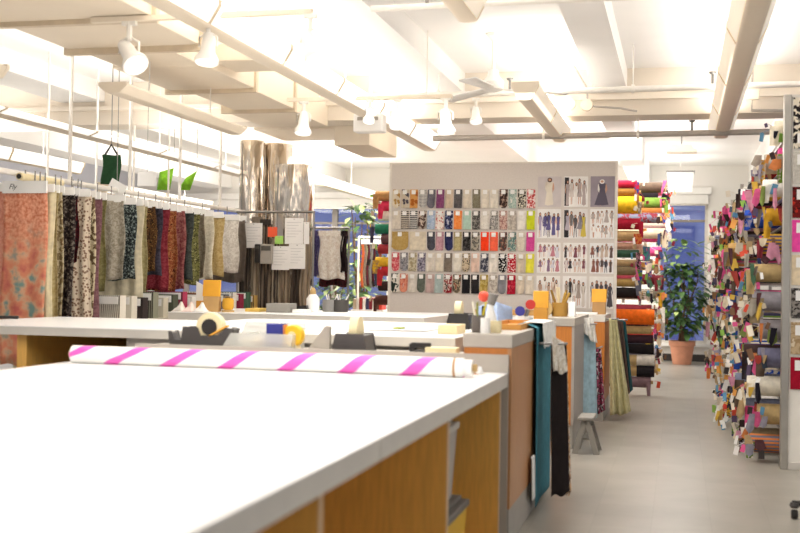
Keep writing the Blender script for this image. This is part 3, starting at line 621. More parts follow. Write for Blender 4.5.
# folding step stool
ss = thing('step_stool', 'grey folding step stool leaning open by the middle end cabinet', 'stool', (-.66, 8.75, 0))
gs = mat('stool_grey', '#8d8880', .5)
def leg(a, b_, w=.03): return MB().tube([a, b_], w / 2, 6)
q0 = P(573, 453, 8.6); 
for y in (8.62, 8.88):
    MB().prism([(-.76, 0), (-.715, 0), (-.655, .22), (-.655, .25), (-.69, .25)], y, y + .03).build('leg', gs, ss)
    MB().prism([(-.6, 0), (-.555, 0), (-.63, .25), (-.67, .25)], y, y + .03).build('leg', gs, ss)
MB().box(-.715, -.6, 8.6, 8.93, .25, .275).build('seat', gs, ss, .006)
MB().box(-.725, -.625, 8.65, 8.88, .1, .115).build('tread', gs, ss, .004)
MB().obox((-.612, 8.765, .15), (.012, .22, .09), 0, 0, -.3).build('label_plate', mat('plate_dark', '#4a4440', .5), ss)

# ------------------------------------------------------------------ swatch board
BY = 12.0
bd = thing('display_board', 'tall grey display board covered in fabric swatches and fashion photographs', 'board', (-1.83, BY, 0))
MB().box(-3.02, -.65, BY, BY + .05, .25, 2.52).build('panel', mat('board_felt', '#dad2ca', .85, var=.04, scale=60), bd)
MB().box(-.65, -.625, BY - .005, BY + .055, 0, 2.535).box(-3.045, -3.02, BY - .005, BY + .055, 0, 2.535).box(-3.02, -.65, BY - .005, BY + .055, 2.52, 2.535).build('frame', mat('board_frame', '#e9e2d8', .45), bd)
for x in (-3.03, -.64): MB().box(x - .02, x + .02, BY - .25, BY + .3, 0, .03).build('foot', STEEL, bd)
def sw(desc, *a): return (desc, a)
ROWS = [
 [('cream with gold dots', 'dots', '#e2d6bf', '#b98f4e', None, 22), ('brown with grey dots', 'dots', '#cfc2ae', '#4a4550', None, 22), ('orange and tan circles', 'dots', '#d9a05c', '#b3652a', None, 18), ('grey lined', 'bands', '#d8d4cc', '#8d8b8c', None, 20), ('slate grey', 'lace', '#77757c', '#5d5c66'), ('plum', 'lace', '#93577e', '#7a3c66'), ('beige', 'plain', '#cbb9a4'), ('charcoal', 'lace', '#6a6666', '#4e4b4d'), ('pale beige', 'plain', '#d8ccba'), ('olive grey', 'lace', '#8f8873', '#716a55'), ('off-white', 'plain', '#ded4c4'), ('ivory', 'plain', '#e3dacb'), ('dark brown floral', 'floral', '#3a2b28', '#8d6f60', '#cbb9a8', 40), ('mint grey floral', 'floral', '#b9c6bd', '#8ea79d', '#e0e0d6', 40), ('black and cream speckled', 'floral', '#3b3733', '#d3cbb8', None, 60), ('red and white floral', 'floral', '#c34a4b', '#efd8d2', None, 50)],
 [('pale cream', 'plain', '#d9cfc0'), ('dark brown banded', 'bands', '#3d312f', '#cfc4b5', None, 14), ('black and white banded', 'bands', '#2a2a2c', '#d8d4cd', None, 14), ('brown paisley', 'floral', '#4c3834', '#c9b8a8', None, 35), ('light blue', 'lace', '#c3cdda', '#8fa6c4'), ('white with red dots', 'dots', '#e9dfd6', '#c2605e', None, 45), ('navy floral', 'floral', '#25284a', '#5d6488', '#c8c8d0', 40), ('bright orange', 'lace', '#ee7a32', '#f2a35f'), ('mint green', 'plain', '#b4cfbf'), ('dark grey floral', 'floral', '#4f4c49', '#9b968e', '#2e2b2a', 40), ('white lace', 'lace', '#e6e0d6', '#cfc8bc'), ('mid grey floral', 'floral', '#8b8783', '#c9c3ba', '#56524f', 40), ('pink brown floral', 'floral', '#c8a79a', '#8f5e58', '#e2d0c4', 40), ('grey cream', 'floral', '#c8beb2', '#aaa196', None, 40), ('plain off-white', 'plain', '#e7e1d8'), ('lime yellow', 'plain', '#c9d12f')],
 [('wide tan gold', 'lace', '#c0a468', '#ad8d4c'), ('wide cream', 'plain', '#d8ccb6'), ('dark slate', 'lace', '#5a5a62', '#3f4048'), ('mauve pink', 'lace', '#c9a0a8', '#a87e88'), ('navy blue', 'lace', '#23264a', '#3a3e66'), ('khaki', 'lace', '#bcae84', '#9c8f63'), ('black speckled', 'floral', '#1f1d1d', '#565250', None, 50), ('grey camouflage', 'floral', '#b3a998', '#4d4a44', '#7a756b', 35), ('flame red orange', 'plain', '#f5421c'), ('coral', 'plain', '#f46a4c'), ('dark multicolour', 'floral', '#4c4340', '#9a5c4c', '#a5a58c', 45), ('teal multicolour', 'floral', '#5f7b77', '#b9c3b5', '#9c6a62', 45), ('cream lace', 'lace', '#ddd3c4', '#c9bfae'), ('hot pink', 'lace', '#d9559a', '#c2438a')],
 [('coral red printed', 'floral', '#c94b57', '#e4a19c', '#a83644', 40), ('grey floral', 'floral', '#9a979a', '#56545a', '#d3d0cd', 40), ('beige floral', 'floral', '#c9bea4', '#9c9174', None, 40), ('purple grey floral', 'floral', '#6a6478', '#b8b3bb', '#3f3b4a', 40), ('plain ivory', 'plain', '#e1d8ca'), ('pale ivory', 'plain', '#dfd5c3'), ('grey brown', 'lace', '#85796d', '#6d6257'), ('ivory crepe', 'plain', '#e3dccf'), ('black leopard', 'dots', '#c9b79c', '#1f1a18', None, 60), ('pale pink', 'plain', '#e0c4b4'), ('navy grey floral', 'floral', '#3d3f4e', '#a5a3a6', None, 40), ('ivory ribbed', 'plain', '#e4ddd2'), ('black with white dots', 'dots', '#191718', '#eae6e0', None, 60), ('red with white dots', 'dots', '#b5182c', '#f0dcd8', None, 60), ('beige slub', 'plain', '#cdbfa9'), ('bright yellow', 'plain', '#e3dc4a')],
 [('white with dark green blotches', 'floral', '#e3ddd0', '#2e3a34', None, 20), ('salmon floral', 'floral', '#d99177', '#c05f48', '#ecd3c4', 30), ('pale grey', 'plain', '#d9d2c6'), ('green grey', 'lace', '#6f7569', '#545b51'), ('pink grey', 'plain', '#c3aaa4'), ('pale teal', 'lace', '#bdcac6', '#a1b3b0'), ('dark red blotched', 'floral', '#8d1f2a', '#e4d6ca', '#3c2a26', 26), ('brown multicolour', 'floral', '#5b5044', '#b8a98c', '#8c3a34', 32), ('plain black', 'plain', '#232024'), ('black rounded', 'plain', '#2b282b'), ('khaki gold leaf', 'floral', '#c6b06a', '#a58c42', None, 30), ('cream grey', 'floral', '#cfc6ba', '#a89e92', None, 36), ('dove grey', 'plain', '#88868a'), ('deep red floral', 'floral', '#a81430', '#d84a58', '#6d0c20', 26), ('sand', 'plain', '#d5c6b2'), ('pale sand', 'plain', '#ddd1c0')]]
XS0 = -3.008; PW = .0967
SWP = random.Random(3)
for r, row in enumerate(ROWS):
    zt = 2.248 - .2255 * r; ci = 0
    for k, (desc, kind, *cs) in enumerate(row):
        wide = desc.startswith('wide'); w = .086 * (2.12 if wide else 1)
        x = XS0 + ci * PW; ci += 2 if wide else 1
        sid = thing('fabric_swatch', '%s swatch, %s from left in %s on the grey board' % (desc, ORD[k], ['top row', 'second row', 'third row', 'fourth row', 'bottom row'][r]), 'swatch', (x + w / 2, BY - .01, zt - .1), 'swatches on the grey board')
        cv = SWP.random() < .35; ph = SWP.random() * 6
        def f(u, v, x=x, w=w, zt=zt, cv=cv, ph=ph):
            h = .2 - (.035 * abs(2 * u - 1) ** 3 if cv else 0)
            return (x + w * (u + .03 * math.sin(ph + 3 * v) * v), BY - .004 - .012 * v * (1 + math.sin(6 * u + ph)), zt - h * v)
        MB().grid(f, 8, 8).build('cloth', fab(kind, cs[0], cs[1] if len(cs) > 1 else None, cs[2] if len(cs) > 2 else None, cs[3] if len(cs) > 3 else 50), sid)
        MB().box(x + w / 2 - .022, x + w / 2 + .022, BY - .028, BY - .024, zt - .052, zt - .008).build('header_card', CARD, sid)
# photographs
FIG = [('#e9e2d6', '#c9b59b'), ('#c8485a', '#f1e9e2'), ('#57515e', '#8c7f86'), ('#6f6690', '#e9dfd2'), ('#e3c84a', '#cfb7a0'), ('#2f2b2d', '#d9cdc3'), ('#b98a6a', '#f2ede6'), ('#d7cfd8', '#7d7077'), ('#8b3f4c', '#d8c3b6'), ('#f4f1ec', '#3f3a3e')]
PPAL = [['#f1ead9', '#e6dccb'], ['#efe9e2', '#d8cfc8', '#3a3538', '#b7a8a4'], ['#5c5560', '#f0ece6'], ['#a79ab4', '#5d5488', '#efe9e4', '#6d5a5c'], ['#5b5558', '#8f8890', '#b3a8b4', '#77706f'], ['#f3efea', '#dcd4cc', '#b9aca4'], ['#e9dfe0', '#8a6a86', '#c4808c', '#d8d4dc'], ['#7c4350', '#d8ccc8', '#3c3438', '#b79a92'], ['#3f3c48', '#8b5648', '#c9b3a0', '#5d4a46'], ['#e4d3c4', '#f1ece6', '#b99a86'], ['#d9cfc4', '#ece4dc', '#a8988c'], ['#dfdbdc', '#b4b0b4', '#49444a']]
SKIN = mat('printed_skin', '#cf9f84', .7); HAIR = mat('printed_hair', '#4b3228', .7)
PBG = ['#cfc6c4', '#f3f0ec', '#9a8f98', '#efece8', '#e7e3df', '#f1efec', '#f1ede8', '#efebe6', '#eceae8', '#f0ece6', '#eeeae6', '#ece8e2']
PDESC = ['single figure in a pale gown on grey', 'group collage beside a dark film strip', 'seated woman in a white hat on mauve', 'lilac and purple outfits collage', 'grey outfits with a yellow gown', 'small white outfits collage', 'red and white slim outfits collage', 'crimson dress and dark outfits collage', 'dark jackets and brown outfits collage', 'pale dresses with a brown haired woman', 'black gown with pale outfits', 'white gowns and dark dress']
pk = random.Random(11)
for r in range(4):
    for c in range(3):
        i = r * 3 + c
        x0 = [-1.445, -1.172, -.9][c]; w = .245; zt = [2.378, 2.04, 1.69, 1.345][r]; h = [.315, .305, .315, .33][r]
        t = thing('photo_print', '%s, %s photo, %s row right of the board' % (PDESC[i], ('left', 'middle', 'right')[c], ('top', 'second', 'third', 'bottom')[r]), 'photograph', (x0 + w / 2, BY - .005, zt - h / 2), 'fashion photographs on the grey board')
        MB().box(x0, x0 + w, BY - .006, BY - .002, zt - h, zt).build('sheet', mat('photo_paper%d' % i, PBG[i], .5), t)
        fig = MB(); ms = [SKIN, HAIR]
        if i in (0, 2): spots = [(.5, .04, .92, 1.0)]
        elif i in (1, 3, 4, 9, 10, 11): spots = [(.14 + .18 * k, .03 + .05 * (k % 2), .88, .72) for k in range(5)]
        else: spots = [(.12 + .19 * k, .5 + .03 * (k % 2), .44, .62) for k in range(5)] + [(.14 + .18 * k, .03, .46, .62) for k in range(5)]
        y = BY - .0068
        for (u, v0, fh, fw) in spots:
            ca, cb = pk.choice(PPAL[i]), pk.choice(PPAL[i])
            if i == 2: ca, cb = '#575060', '#f0ece6'
            if i == 4 and u > .75: ca = '#cfb84a'
            if i == 10 and .3 < u < .5: ca = '#2f2a2d'
            u += pk.uniform(-.03, .03); fh *= pk.uniform(.88, 1.04)
            X = x0 + u * w; Z = zt - h + v0 * h; H = fh * h; W = .04 * fw * (1.5 if i in (0, 2) else 1)
            ms += [mat('printed_dress' + ca, ca, .6), mat('printed_trim' + cb, cb, .6)]; mi = len(ms) - 2
            hem = pk.uniform(.45, 1.25); leg_ = pk.choice((.05, .3, .42)); le = pk.uniform(-.25, .25)
            if i in (0, 2): leg_ = .03; hem = 1.3 if i == 2 else .8
            def quad(p, m_): fig.mi = m_; fig.add([(a_, y, b_) for a_, b_ in p], [tuple(range(len(p)))])
            quad([(X - W * .4 + le * W, Z), (X - W * .15 + le * W, Z), (X - W * .05, Z + H * .5), (X - W * .4, Z + H * .5)], 0 if pk.random() < .5 else mi + 1)
            quad([(X + W * .15 - le * W, Z + H * .02), (X + W * .38 - le * W, Z + H * .02), (X + W * .4, Z + H * .5), (X + W * .05, Z + H * .5)], 0 if pk.random() < .5 else mi + 1)
            y -= .00002
            quad([(X - W * hem, Z + H * leg_), (X - W * .1, Z + H * (leg_ - .025)), (X + W * hem * .85, Z + H * leg_), (X + W * .42, Z + H * .62), (X + W * .7, Z + H * .82), (X + W * .15, Z + H * .86), (X - W * .2, Z + H * .86), (X - W * .7, Z + H * .82), (X - W * .42, Z + H * .62)], mi)
            for sg in (-1, 1):
                bend = pk.uniform(.5, 1.1)
                quad([(X + sg * W * .55, Z + H * .82), (X + sg * W * .72, Z + H * .8), (X + sg * W * bend, Z + H * .6), (X + sg * W * (bend - .3), Z + H * .45), (X + sg * W * (bend - .35), Z + H * .6)], mi + 1 if pk.random() < .5 else 0)
            y -= .00002
            hx = X + pk.uniform(-.1, .1) * W
            quad([(hx + W * .42 * math.cos(a_), Z + H * .92 + H * .07 * math.sin(a_) - (H * .03 if math.sin(a_) < 0 else 0)) for a_ in [2 * PI * k / 10 for k in range(10)]], 1 if i != 2 else mi + 1)
            y -= .00002
            quad([(hx + W * .26 * math.cos(a_), Z + H * .91 + H * .048 * math.sin(a_)) for a_ in [2 * PI * k / 10 for k in range(10)]], 0)
            y += .00006
        if i in (1, 4):
            fig.mi = len(ms); ms.append(mat('printed_dark', '#2f2a2e', .6)); fig.add([(x0 + .005, y, zt - h + .01), (x0 + .05, y, zt - h + .01), (x0 + .05, y, zt - .01), (x0 + .005, y, zt - .01)], [(0, 1, 2, 3)])
        fig.build('printed_picture', ms, t, smooth=False)

# ------------------------------------------------------------------ right rack of rolls
PAL = [('#c9a97a', 'tan'), ('#b8935c', 'khaki brown'), ('#e8dfd0', 'cream'), ('#eee8df', 'white'), ('#8f8a9c', 'lavender grey'), ('#6c6f80', 'slate'), ('#4d4a66', 'dusky purple'), ('#b5382f', 'red'), ('#d9548c', 'pink'), ('#c9992e', 'mustard'), ('#6f8f3b', 'leaf green'), ('#2f4a96', 'royal blue'), ('#3b2b29', 'dark brown'), ('#241f22', 'black'), ('#7a2c36', 'maroon'), ('#cf7a40', 'orange'), ('#b9b0a2', 'stone'), ('#2f6f68', 'teal'), ('#a67b86', 'dusty rose'), ('#77705f', 'olive grey'), ('#d8c9ae', 'sand'), ('#5a4a3e', 'umber'), ('#c2b8a8', 'greige'), ('#8b7a5e', 'bronze'), ('#35333a', 'charcoal')]
TAGC = ['#f4f2ee', '#f4f2ee', '#efe4cf', '#e7dcc8', '#d89648', '#cf4a30', '#dcb545', '#d9548c', '#86b04a', '#2b2a2c', '#3a3230', '#5a8fb0', '#d9cbb0', '#8f2f3e', '#6a4a32', '#e8e2d4', '#4b3a56', '#c2b49a', '#a8906a', '#2f3a4a']
SCR = ['#e9e1d3', '#d8c8ac', '#b89c74', '#8a6a4a', '#3a2a28', '#24202a', '#5a3a3e', '#a8433a', '#cf7f4a', '#d7b04c', '#7d8a4a', '#4a6a52', '#39456e', '#8f8a96', '#c98aa0', '#d05a88', '#efe9e0', '#a39a8c', '#6e6258', '#c7b9a4']
rnd = random.Random(21)
def roll(x_end, x_far, y, z, r, col, nm, label, group, rng, tags=2, strip=.8, plain=False, scraps=0):
    t = thing('fabric_roll', label, 'fabric roll', (x_end, y, z), group)
    d = 1 if x_far > x_end else -1
    kind = rng.random() * (.6 if plain else 1)
    m = fab('plain', col) if kind < .8 else fab('floral', col, rng.choice(PAL)[0], None, 25) if kind < .92 else fab('bands', col, rng.choice(PAL)[0], None, 12)
    prof = [(x_end, r * .96), (x_end + .01 * d, r), ((x_end + x_far) / 2, r * .98), (x_far, r)]
    MB().tube([(a, y, z) for a, _ in prof], [b_ for _, b_ in prof], 14).build('cloth_roll', m, t)
    MB().tube([(x_end - .035 * d * rng.random(), y, z), (x_end + .05 * d, y, z)], max(.018, r * .32), 10).build('core', CORE, t)
    off = .115 if d < 0 else .1
    for k in range(tags):
        w, h = rng.uniform(.02, .045), rng.uniform(.03, .08); a = rng.uniform(-.7, .5)
        if k % 2: cx = x_end + d * rng.uniform(.02, .08); cy = y - off - .006 - .006 * k
        else: cx = x_end - d * rng.uniform(.04, .09); cy = y - r * rng.uniform(-.2, .9)
        cz = z - rng.uniform(-.04, .1)
        o = MB().obox((cx, cy, cz), (w, .003, h), a, rng.uniform(-.2, .2), rng.uniform(-.4, .4)).tube([(cx, cy, cz + h / 2), (x_end, y - r * .3, z + .02)], .0015, 4).build('swatch_tag', mat('tag', rng.choice(TAGC), .7), t)
    if rng.random() < strip:
        c2 = col if rng.random() < .5 else rng.choice(PAL)[0]
        w = rng.uniform(.04, .1); L = rng.uniform(.1, .22); ph = rng.random() * 6; sx_ = x_end - d * rng.uniform(.0, .05)
        def f(u, v): return (sx_ - d * .0 + d * (w * u * (1 - .3 * v)), y - off + .006 - .006 * math.sin(5 * u + ph + 3 * v), z + r * .3 - L * v)
        MB().grid(f, 5, 6).build('cloth_strip', fab('plain', c2) if rng.random() < .6 else fab('floral', c2, rng.choice(PAL)[0], None, 40), t)
    for k in range(scraps):
        c2 = rng.choice(SCR); L = rng.uniform(.06, .17); w = rng.uniform(.02, .06); ph = rng.random() * 6; b0 = x_end + d * rng.uniform(-.05, .1); y0 = y - off - .012 - .008 * k; tw = rng.uniform(-.5, .5); zz = z + rng.uniform(-.02, .08)
        def f(u, v): return (b0 + d * w * (u - .5) * (1 - .5 * v * math.sin(ph)) + d * tw * L * v * .5, y0 - .004 * math.sin(7 * u + ph) * v, zz - L * v * (1 - .25 * abs(2 * u - 1)))
        MB().grid(f, 4, 5).build('cloth_scrap', fab('plain', c2), t)
    return t
rk = thing('roll_rack', 'long steel rack carrying fabric rolls along the right of the aisle', 'rack', (1, 12.5, 0))
LV = [.14 + .205 * k for k in range(12)]
COLS = [8.7, 9.1, 9.6, 10.2, 10.9, 11.75, 12.7, 13.8, 15.0, 16.4]
for (x) in (.72, 1.25):
    for y in (8.49, 11.3, 14.4, 17.0): MB().box(x - .02, x + .02, y - .02, y + .02, 0, 2.5).build('upright', ALU, rk)
for z in LV:
    for x in (.72, 1.25): MB().box(x - .012, x + .012, 8.5, 17.0, z - .095, z - .08).build('support_bar', STEEL, rk)
forced = {(0, 3): ('#6f6d84', 'slate lavender'), (0, 1): ('#c3a877', 'tan'), (0, 6): ('#b39a6c', 'khaki'), (0, 9): ('#ece6dc', 'white'), (0, 10): ('#f05a9e', 'bright pink'), (0, 11): ('#efe3cc', 'cream'), (1, 8): ('#2a4ca8', 'royal blue'), (1, 7): ('#4a2a26', 'dark brown'), (0, 2): ('#e4dccb', 'cream'), (0, 5): ('#8f8a90', 'grey'), (0, 4): ('#a0989a', 'lavender grey')}
for ci, y in enumerate(COLS):
    for li, z in enumerate(LV):
        if li == 11 and ci > 0: continue
        if li == 10 and ci > 3: continue
        col, nm = forced.get((ci, li)) or rnd.choice(PAL)
        z += .003
        r = rnd.uniform(.06, .078)
        tip = .46 + rnd.uniform(-.06, .07) - .012 * abs(li - 5) * (-1 if li < 5 else -.4) * 0
        if ci == 0: tip = .52 + rnd.uniform(-.05, .08) + (.04 if li > 6 else 0)
        if ci in (1, 2): tip += .02
        if li >= 10: tip += .06 + .03 * min(ci, 2)
        roll(tip, 1.35, y + rnd.uniform(-.03, .03), z - .08 + r, r, col, nm, '%s fabric roll, %s row up, %s column back in the right rack' % (nm, ORD[li], ORD[ci]), 'fabric rolls in the right rack', rnd, tags=3, strip=.85, plain=(ci, li) in forced, scraps=3)

# ------------------------------------------------------------------ right panel with swatches
rp_ = thing('swatch_stand', 'tall white sample panel with aluminium post at the right edge', 'panel', (1.1, 8.42, 0))
MB().box(.745, 1.9, 8.4, 8.44, .05, 2.58).build('panel', mat('panel_white', '#f4efe6', .6, var=.02), rp_)
MB().box(.695, .745, 8.38, 8.46, 0, 2.6).build('post', ALU, rp_, .004)
MB().box(.745, 1.9, 8.39, 8.45, 0, .05).build('bottom_rail', LAMEDGE, rp_); MB().box(.745, 1.9, 8.39, 8.45, 2.58, 2.6).build('top_rail', LAMEDGE, rp_)
RS = [(95, 149, 'floral', '#e3d8c4', '#221c1d', None, 16, 'black leaf print'), (152, 184, 'lace', '#d3cdc2', '#bcb5aa', None, 30, 'pale grey'), (187, 218, 'floral', '#7a1d1c', '#3a1412', '#c8372a', 20, 'dark red printed'), (220, 252, 'plain', '#ee4fa6', None, None, 30, 'magenta pink'), (255, 285, 'plain', '#e0cdae', None, None, 30, 'beige'), (288, 318, 'floral', '#3a3634', '#8f8983', None, 26, 'dark grey patterned'), (322, 354, 'floral', '#c2a987', '#a88c66', '#d9c9ae', 14, 'tan marbled'), (357, 389, 'plain', '#a8142f', None, None, 30, 'crimson')]
for k, (ya, yb, kind, c1, c2, c3, s, nm) in enumerate(RS):
    zt, zb = P(790, ya, 8.4).z, P(790, yb, 8.4).z
    for col, (x0, x1) in enumerate(((.757, .862), (.872, .985))):
        if col == 1: kind, c1, c2, c3, nm2 = [('plain', '#d8cfc0', None, None, 'stone'), ('floral', '#8a8f96', '#3c4046', None, 'slate printed'), ('plain', '#d9b85c', None, None, 'gold'), ('lace', '#efe6d8', '#cdbfa8', None, 'cream lace'), ('plain', '#5a7a6a', None, None, 'sage'), ('plain', '#7a4a3a', None, None, 'russet'), ('plain', '#c9c3d8', None, None, 'lilac'), ('plain', '#2f3a5c', None, None, 'navy')][k]
        else: nm2 = nm
        t = thing('fabric_swatch', '%s swatch, %s from top in the %s column on the white right panel' % (nm2, ORD[k], ('left', 'right')[col]), 'swatch', ((x0 + x1) / 2, 8.39, zb), 'swatches on the white right panel')
        MB().grid(lambda u, v: (x0 + (x1 - x0) * u, 8.392 - .006 * v * (1 + math.sin(5 * u + k)), zt + (zb - zt) * v), 6, 6).build('cloth', fab(kind, c1, c2, c3, s * 1.6), t)
        zl = zt - .25 * (zt - zb) if k != 0 else zb + .07
        MB().box((x0 + x1) / 2 - .025, (x0 + x1) / 2 + .025, 8.374, 8.377, zl - .035, zl + .035).build('label_card', CARD, t)

# ------------------------------------------------------------------ left rack of rolls behind the board
lk = thing('roll_rack', 'steel rack of fabric rolls beyond the board at the left of the aisle', 'rack', (-1, 13.6, 0))
rn2 = random.Random(5)
for x in (-.78, -1.5):
    for y in (13.3, 16.9): MB().box(x - .02, x + .02, y - .02, y + .02, 0, 2.6).build('upright', ALU, lk)
LL = [(382, '#8a6f74', 'dusky maroon', -.30), (371, '#b89c6b', 'khaki with black end', -.26), (360, '#c2a878', 'tan with white end', -.26), (349, '#211d20', 'black', -.27), (339, '#3e2730', 'dark maroon', -.28), (330, '#b79f6e', 'khaki', -.30), (317, '#f2701f', 'bright orange', -.27), (293, '#2a2626', 'black', -.42), (283, '#b9985c', 'ochre', -.42), (271, '#8e7d5e', 'olive', -.44), (263, '#c3a77b', 'sand', -.45), (254, '#3c5a48', 'dark green', -.45), (246, '#cfa18a', 'peach', -.44), (236, '#c0a071', 'tan', -.45), (224, '#a51f34', 'crimson', -.44), (205, '#f0c02a', 'golden yellow', -.43), (192, '#a9793a', 'bronze', -.46), (184, '#b7243e', 'cherry red', -.48)]
bars = MB()
for k, (py, c, nm, tip) in enumerate(LL):
    z = P(640, py, 13.5).z
    z = max(P(640, py, 13.5).z, .09); r = [5.4, 5.4, 5.4, 5.2, 4.4, 4.2, 7.8, 5.5, 4.2, 4.6, 3.2, 4.1, 3.6, 5.5, 5.8, 9, 3.7, 4][k] * .01155
    t = roll(tip, -1.6, 13.5, z, r, c, nm, '%s fabric roll, %s up in the front stack of the left rack' % (nm, ORD[k]), 'fabric rolls in the left rack', rn2, tags=1 if k < 7 else 2, strip=.2 if k < 7 else .9, plain=True)
    if k in (1, 2): MB().tube([(tip - .002, 13.5, z), (tip - .2, 13.5, z)], r + .004, 14).build('end_wrap', fab('plain', '#2a2629' if k == 1 else '#e9e3d8'), t)
    for x in (-.78, -1.5): bars.box(x - .012, x + .012, 13.32, 13.6, z - r - .005, z - r - .001)
MB.build(bars, 'support_arm', ALU, lk)
b2 = MB()
for cj, (yy, base_x) in enumerate(((14.6, -.33), (15.8, -.24))):
    for k in range(13):
        z = .2 + .19 * k; c, nm = rn2.choice(PAL); r = .066
        tip = base_x + rn2.uniform(-.05, .05) + (.12 if k > 8 else 0)
        roll(tip, -1.6, yy, z, r, c, nm, '%s fabric roll, %s up in the %s stack of the left rack' % (nm, ORD[k], ('middle', 'rear')[cj]), 'fabric rolls in the left rack', rn2, tags=2, strip=.9, scraps=2)
        for x in (-.78, -1.5): b2.box(x - .012, x + .012, yy - .12, yy + .12, z - r - .013, z - r - .001)
b2.build('support_arm', ALU, lk)

# rack seen past the left edge of the board
fk = thing('roll_rack', 'small rack of fabric rolls peeking out left of the grey board', 'rack', (-3.2, 13.2, 0))
for x in (-2.85, -2.4): MB().box(x - .02, x + .02, 13.4, 13.44, 0, 2.45).build('upright', ALU, fk)
b3 = MB()
for k, (py, c, nm) in enumerate(((300, '#5a3a34', 'brown'), (286, '#3b2a28', 'dark brown'), (271, '#c8383f', 'red'), (262, '#e3b93a', 'yellow'), (249, '#a33a40', 'brick'), (239, '#6e5054', 'mauve brown'), (229, '#2d7a5c', 'green'), (216, '#e8dfd2', 'white'), (206, '#d23a5a', 'rose red'), (196, '#b58a5a', 'tan'))):
    z = P(383, py, 13.2).z; r = .06
    tip = P(376 + (k % 3) * 3, py, 13.2).x
    roll(tip, -2.2, 13.2, z, r, c, nm, '%s fabric roll, %s up in the rack left of the board' % (nm, ORD[k]), 'fabric rolls left of the board', rn2, tags=1, strip=.4, plain=True)
    for x in (-2.85, -2.4): b3.box(x - .012, x + .012, 13.1, 13.42, z - r - .013, z - r - .001)
b3.build('support_arm', ALU, fk)

# ------------------------------------------------------------------ garment rail
RX, RZ = -4.7, 2.0
gr = thing('garment_rail', 'white hanging rail on ceiling rods carrying the row of fabric lengths', 'rail', (RX, 9.5, RZ))
MB().tube([(RX, 6.2, RZ), (RX, 12.0, RZ)], .022, 10).build('rail_tube', ROD, gr)
for y in (8.22, 9.24, 10.28, 11.28): MB().tube([(RX, y, RZ), (RX, y, CZ)], .016, 8).build('hanger_rod', ROD, gr)
g2 = thing('garment_rail', 'second white hanging rail farther left behind the fabric lengths', 'rail', (-5.6, 10.5, 2.02))
MB().tube([(-5.6, 8.6, 2.02), (-5.6, 13.5, 2.02)], .02, 10).build('rail_tube', ROD, g2)
for y in (9.4, 10.3, 11.1, 11.95): MB().tube([(-5.6, y, 2.02), (-5.6, y, CZ)], .012, 8).build('hanger_rod', ROD, g2)
def garment(xr, y, zb, m, label, w=.46, wb=None, amp=.02, n=5, ph=0, head=True, zt=1.93, yaw=0, name='hanging_fabric', group='fabric lengths on the hanging rail', rz_=None, hm=None):
    rz = rz_ or RZ
    t = thing(name, label, 'fabric', (xr - w / 2, y, zt), group)
    wb = wb or w
    def f(u, v):
        ww = w + (wb - w) * v; sl = .03 * math.sin(PI * min(1, 2.2 * v + .2)) * 0
        xx = xr - w / 2 + (u - .5) * ww
        return (xx + .01 * math.sin(7 * v + ph), y + amp * math.sin(u * 2 * PI * n + ph) * (.35 + .65 * v) + .01 * math.sin(3 * v + ph), zt - .05 - (zt - .05 - zb) * v + .012 * math.sin(u * 9 + ph) * v)
    MB().grid(f, n * 8, 16).build('cloth', m, t, solid=.002)
    hk = MB().tube([(xr - w / 2, y, zt - .01), (xr - w / 2, y, rz + .025)], .005, 6)
    hk.build('hook', STEEL, t)
    MB().box(xr - w + .0, xr, y - .012, y + .006, zt - .06, zt).build('header_card', hm or CARD, t)
    if yaw: t.rotation_euler = (0, 0, yaw)
    return t
gm_ = [  # right edge px, bottom px, material, description
 (46, 400, None, ''),
 (52, 380, fab('plain', '#ddd2ae'), 'pale cream'),
 (57, 380, fab('lace', '#cbb98a', '#b39d68'), 'straw beige'),
 (62, 380, fab('floral', '#8d7a5a', '#cdbf9d', None, 30), 'tan patterned'),
 (72, 380, fab('floral', '#241d1d', '#4a403a', '#7a7064', 45), 'black brown lace'),
 (88, 372, fab('dots', '#dccbb4', '#8a6c58', None, 42), 'cream eyelet'),
 (84, 262, fab('lace', '#6a1f28', '#2a2226'), 'short dark red'),
 (94, 366, fab('floral', '#d6c9a8', '#6e5c44', None, 26), 'cream vine-patterned'),
 (98, 340, fab('lace', '#8c6468', '#6c484e'), 'mauve'),
 (104, 290, fab('lace', '#8d8558', '#6f6840'), 'olive'),
 (123, 279, fab('lace', '#b9b0a0', '#8f8676'), 'grey sheer gathered'),
 (134, 280, fab('floral', '#23282a', '#56605e', '#9aa39c', 60), 'charcoal sequined'),
 (141, 300, fab('plain', '#cdc2a6'), 'plain cream'),
 (146, 292, fab('lace', '#b9ad80', '#9c9064'), 'olive cream'),
 (155, 272, fab('animal', '#6a4a2c', '#2c1f16', '#a37a48', 22), 'brown animal print'),
 (160, 276, fab('lace', '#2a2830', '#45404c'), 'dark navy'),
 (167, 290, fab('lace', '#6c1a26', '#8f3a42'), 'deep red lace'),
 (176, 292, fab('floral', '#8a4a2c', '#b3764a', '#5a2c1c', 40), 'rust patterned'),
 (184, 290, fab('lace', '#a06a62', '#74343a'), 'rose red lace'),
 (191, 280, fab('lace', '#2e3230', '#454a46'), 'dark charcoal green'),
 (198, 284, fab('floral', '#7d7a48', '#4e4d30', '#a5a06a', 34), 'olive patterned'),
 (204, 278, fab('lace', '#6a6050', '#857a68'), 'brown grey'),
 (212, 280, fab('lace', '#d8d0bc', '#bfb59c'), 'ecru sheer'),
 (222, 276, fab('lace', '#c2ab78', '#a98f5a'), 'gold beige'),
 (238, 272, fab('lace', '#e4dfd6', '#c4bcb0'), 'white lace'),
 (245, 282, fab('plain', '#6d6258'), 'taupe'),
]
